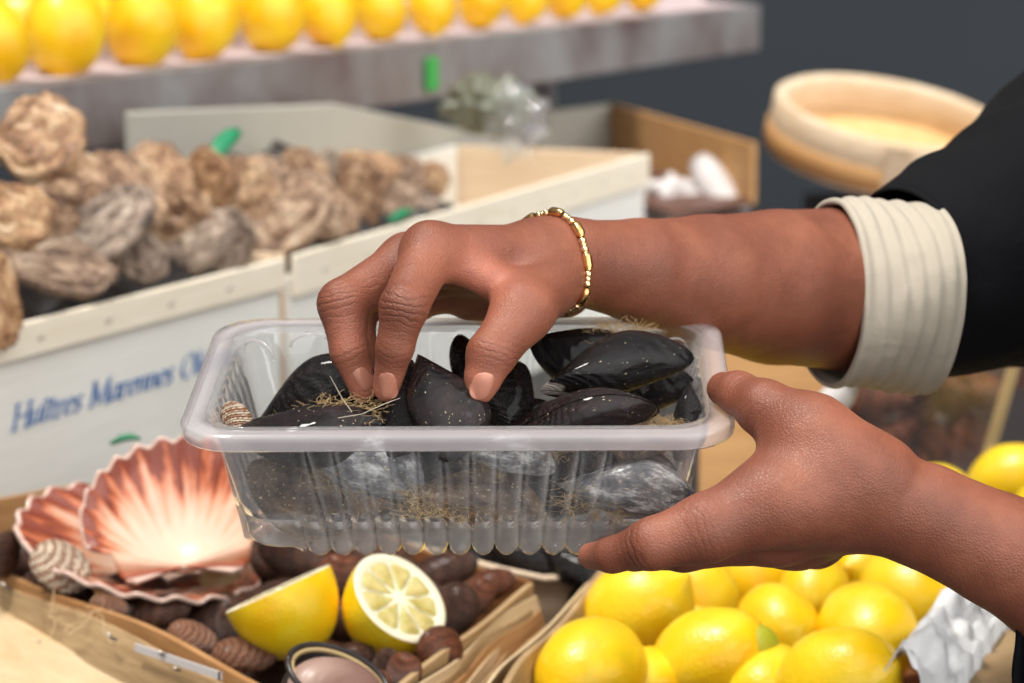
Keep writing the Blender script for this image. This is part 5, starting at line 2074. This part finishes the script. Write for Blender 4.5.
# tan board, scoop and clear bin of brown whelks under the far forearm
v, f = box_vf(P(700, 520, 1.72), P(850, 532, 1.72) - P(700, 520, 1.72), Vector((0, 0.02, 0)), P(700, 330, 1.75) - P(700, 520, 1.72))
tbx = mk('tan_panel', v, f, MT['tan'], None, False, P(770, 440, 1.72))
recalc(tbx)
tag(tbx, 'tan wooden panel standing between the two forearms', 'panel')
vs, fs = tube_vf([P(752, 506, 1.66), P(780, 468, 1.66), P(822, 414, 1.66), P(842, 392, 1.66), P(852, 381, 1.66)], [0.010, 0.010, 0.010, 0.0095, 0.006], 20)
scp = mk('scoop_handle', vs, fs, MT['paper'], None, True, P(822, 414, 1.66))
tag(scp, 'white rounded scoop handle sticking up in front of the tan panel', 'scoop')
bz = 1.80
bin_ = thing('clear_bin', 'clear plastic bin of brown whelks under the cream cuff', 'bin', P(930, 480, bz))
c0, c1, c2, c3 = P(858, 500, bz), P(975, 500, bz), P(1012, 372, bz - 0.02), P(858, 366, bz - 0.02)
dep = Vector((0.02, 0.16, 0.03))
vs = [c0, c1, c2, c3] + [p + dep for p in (c0, c1, c2, c3)]
fs = [(0, 1, 2, 3), (4, 7, 6, 5), (0, 4, 5, 1), (1, 5, 6, 2), (0, 3, 7, 4)]
o = world_part('wall', vs, fs, MT['bin_plastic'], bin_, False)
o.modifiers.new('thick', 'SOLIDIFY').thickness = 0.0012
vs, fs = tube_vf([c1, c1.lerp(c2, .5), c2, c2 + UP * 0.05 + RIGHT * 0.012], 0.0042, 10)
o = world_part('edge', vs, fs, MT['clam_lip'], bin_)
o['label'] = 'yellowish edge'
G_W = 'brown whelks in the clear bin'


def whelk_mesh():
    n1, n2 = 110, 18
    vs = []
    for i in range(n1):
        t = i / (n1 - 1)
        ang = t * 3.6 * 2 * PI
        sc_ = math.exp(-1.9 * (1 - t)) * (1 if t < .97 else 1)
        cx_, cy_ = 0.48 * sc_ * math.cos(ang), 0.48 * sc_ * math.sin(ang)
        cz_ = 1.35 - 1.9 * sc_
        for k in range(n2):
            a = 2 * PI * k / n2
            rr = 0.50 * sc_ * math.cos(a)
            vs.append(Vector((cz_ + 0.72 * sc_ * math.sin(a), cx_ + rr * math.cos(ang), cy_ + rr * math.sin(ang))))
    f = grid_faces(n1, n2, False, True)
    f.append(tuple((n1 - 1) * n2 + k for k in range(n2)))
    return vs, f


wp = None
for i, (px, py, lab) in enumerate(((880, 400, 'whelk at the top against the tan panel'), (915, 412, 'whelk in the middle of the top row'), (950, 398, 'orange-brown whelk at the top near the yellow edge'),
                                   (890, 442, 'whelk in the second row by the panel'), (928, 450, 'whelk in the second row by the middle'), (964, 440, 'whelk beside the yellow edge'),
                                   (900, 478, 'whelk at the bottom by the panel'), (938, 486, 'whelk at the bottom by the forearm'), (905, 384, 'whelk just under the cuff'), (935, 380, 'whelk under the sleeve'),
                                   (975, 388, 'whelk under the sleeve close to the yellow edge'), (870, 430, 'whelk lowest beside the panel'))):
    R = frame(D(math.cos(i * 2.1), math.sin(i * 1.7), .4), D(.2, -.5, .8))
    m = mat4(R, P(px, py, bz + 0.05 + 0.02 * (i % 3)), (.020, .019, .019))
    if wp is None:
        wp = thing('whelk', lab + ' inside the clear bin', 'whelk', (0, 0, 0), G_W)
        v, f = whelk_mesh()
        o = mk('spiral_shell', v, f, MT['cockle_brown'], wp)
        recalc(o)
        wp.matrix_world = m
    else:
        copy_thing(wp, 'whelk', lab + ' inside the clear bin', m, G_W)
# lemons further along
G_F = 'lemons beyond the holding arm'
lemon((1012, 484, 1.70), (.7, -.3, .4), M2(40, 1.70), 'lemon', 41, 'bright lemon at the picture edge above the holding forearm', G_F)
lemon((938, 494, 1.62), (.9, .1, .3), M2(30, 1.62), 'lemon', 42, 'lemon just showing over the top of the holding wrist', G_F)
lemon((1055, 520, 1.62), (.5, -.3, .4), M2(44, 1.62), 'lemon', 43, 'lemon behind the holding forearm, under the bright one', G_F)

# ------------------------------------------------------------------ light
wd = bpy.data.worlds.new('world')
SC.world = wd
wd.use_nodes = True
wt = wd.node_tree
bg = wt.nodes['Background']
tcw = wt.nodes.new('ShaderNodeTexCoord')
dp = wt.nodes.new('ShaderNodeVectorMath')
dp.operation = 'DOT_PRODUCT'
wt.links.new(tcw.outputs['Generated'], dp.inputs[0])
dp.inputs[1].default_value = Vector((0.50, -0.66, 0.50)).normalized()      # the open street side
mr = wt.nodes.new('ShaderNodeMapRange')
mr.inputs['From Min'].default_value = -1
wt.links.new(dp.outputs['Value'], mr.inputs['Value'])
rw = wt.nodes.new('ShaderNodeValToRGB')
wt.links.new(mr.outputs[0], rw.inputs[0])
el = rw.color_ramp.elements
el[0].position, el[0].color = 0.15, (0.06, 0.055, 0.05, 1)
el[1].position, el[1].color = 1.0, (2.9, 2.85, 2.8, 1)
e = el.new(0.72)
e.color = (0.42, 0.42, 0.44, 1)
wt.links.new(rw.outputs[0], bg.inputs['Color'])
bg.inputs['Strength'].default_value = 1.0
sd = bpy.data.lights.new('sun', 'SUN')
sd.energy = 3.1
sd.angle = 0.24
sd.color = (1.0, 0.95, 0.88)
so = bpy.data.objects.new('sun', sd)
COL.objects.link(so)
so.rotation_euler = Vector((0.27, 0.07, -0.95)).to_track_quat('-Z', 'Y').to_euler()
so.location = (-1, -1, 4)

SC.view_settings.view_transform = 'Standard'
SC.view_settings.look = 'None'
SC.view_settings.gamma = 1.0
SC.view_settings.exposure = 0.12
SC.view_settings.use_curve_mapping = False
SC.cycles.use_denoising = True
SC.cycles.transparent_max_bounces = 32
SC.cycles.max_bounces = 10
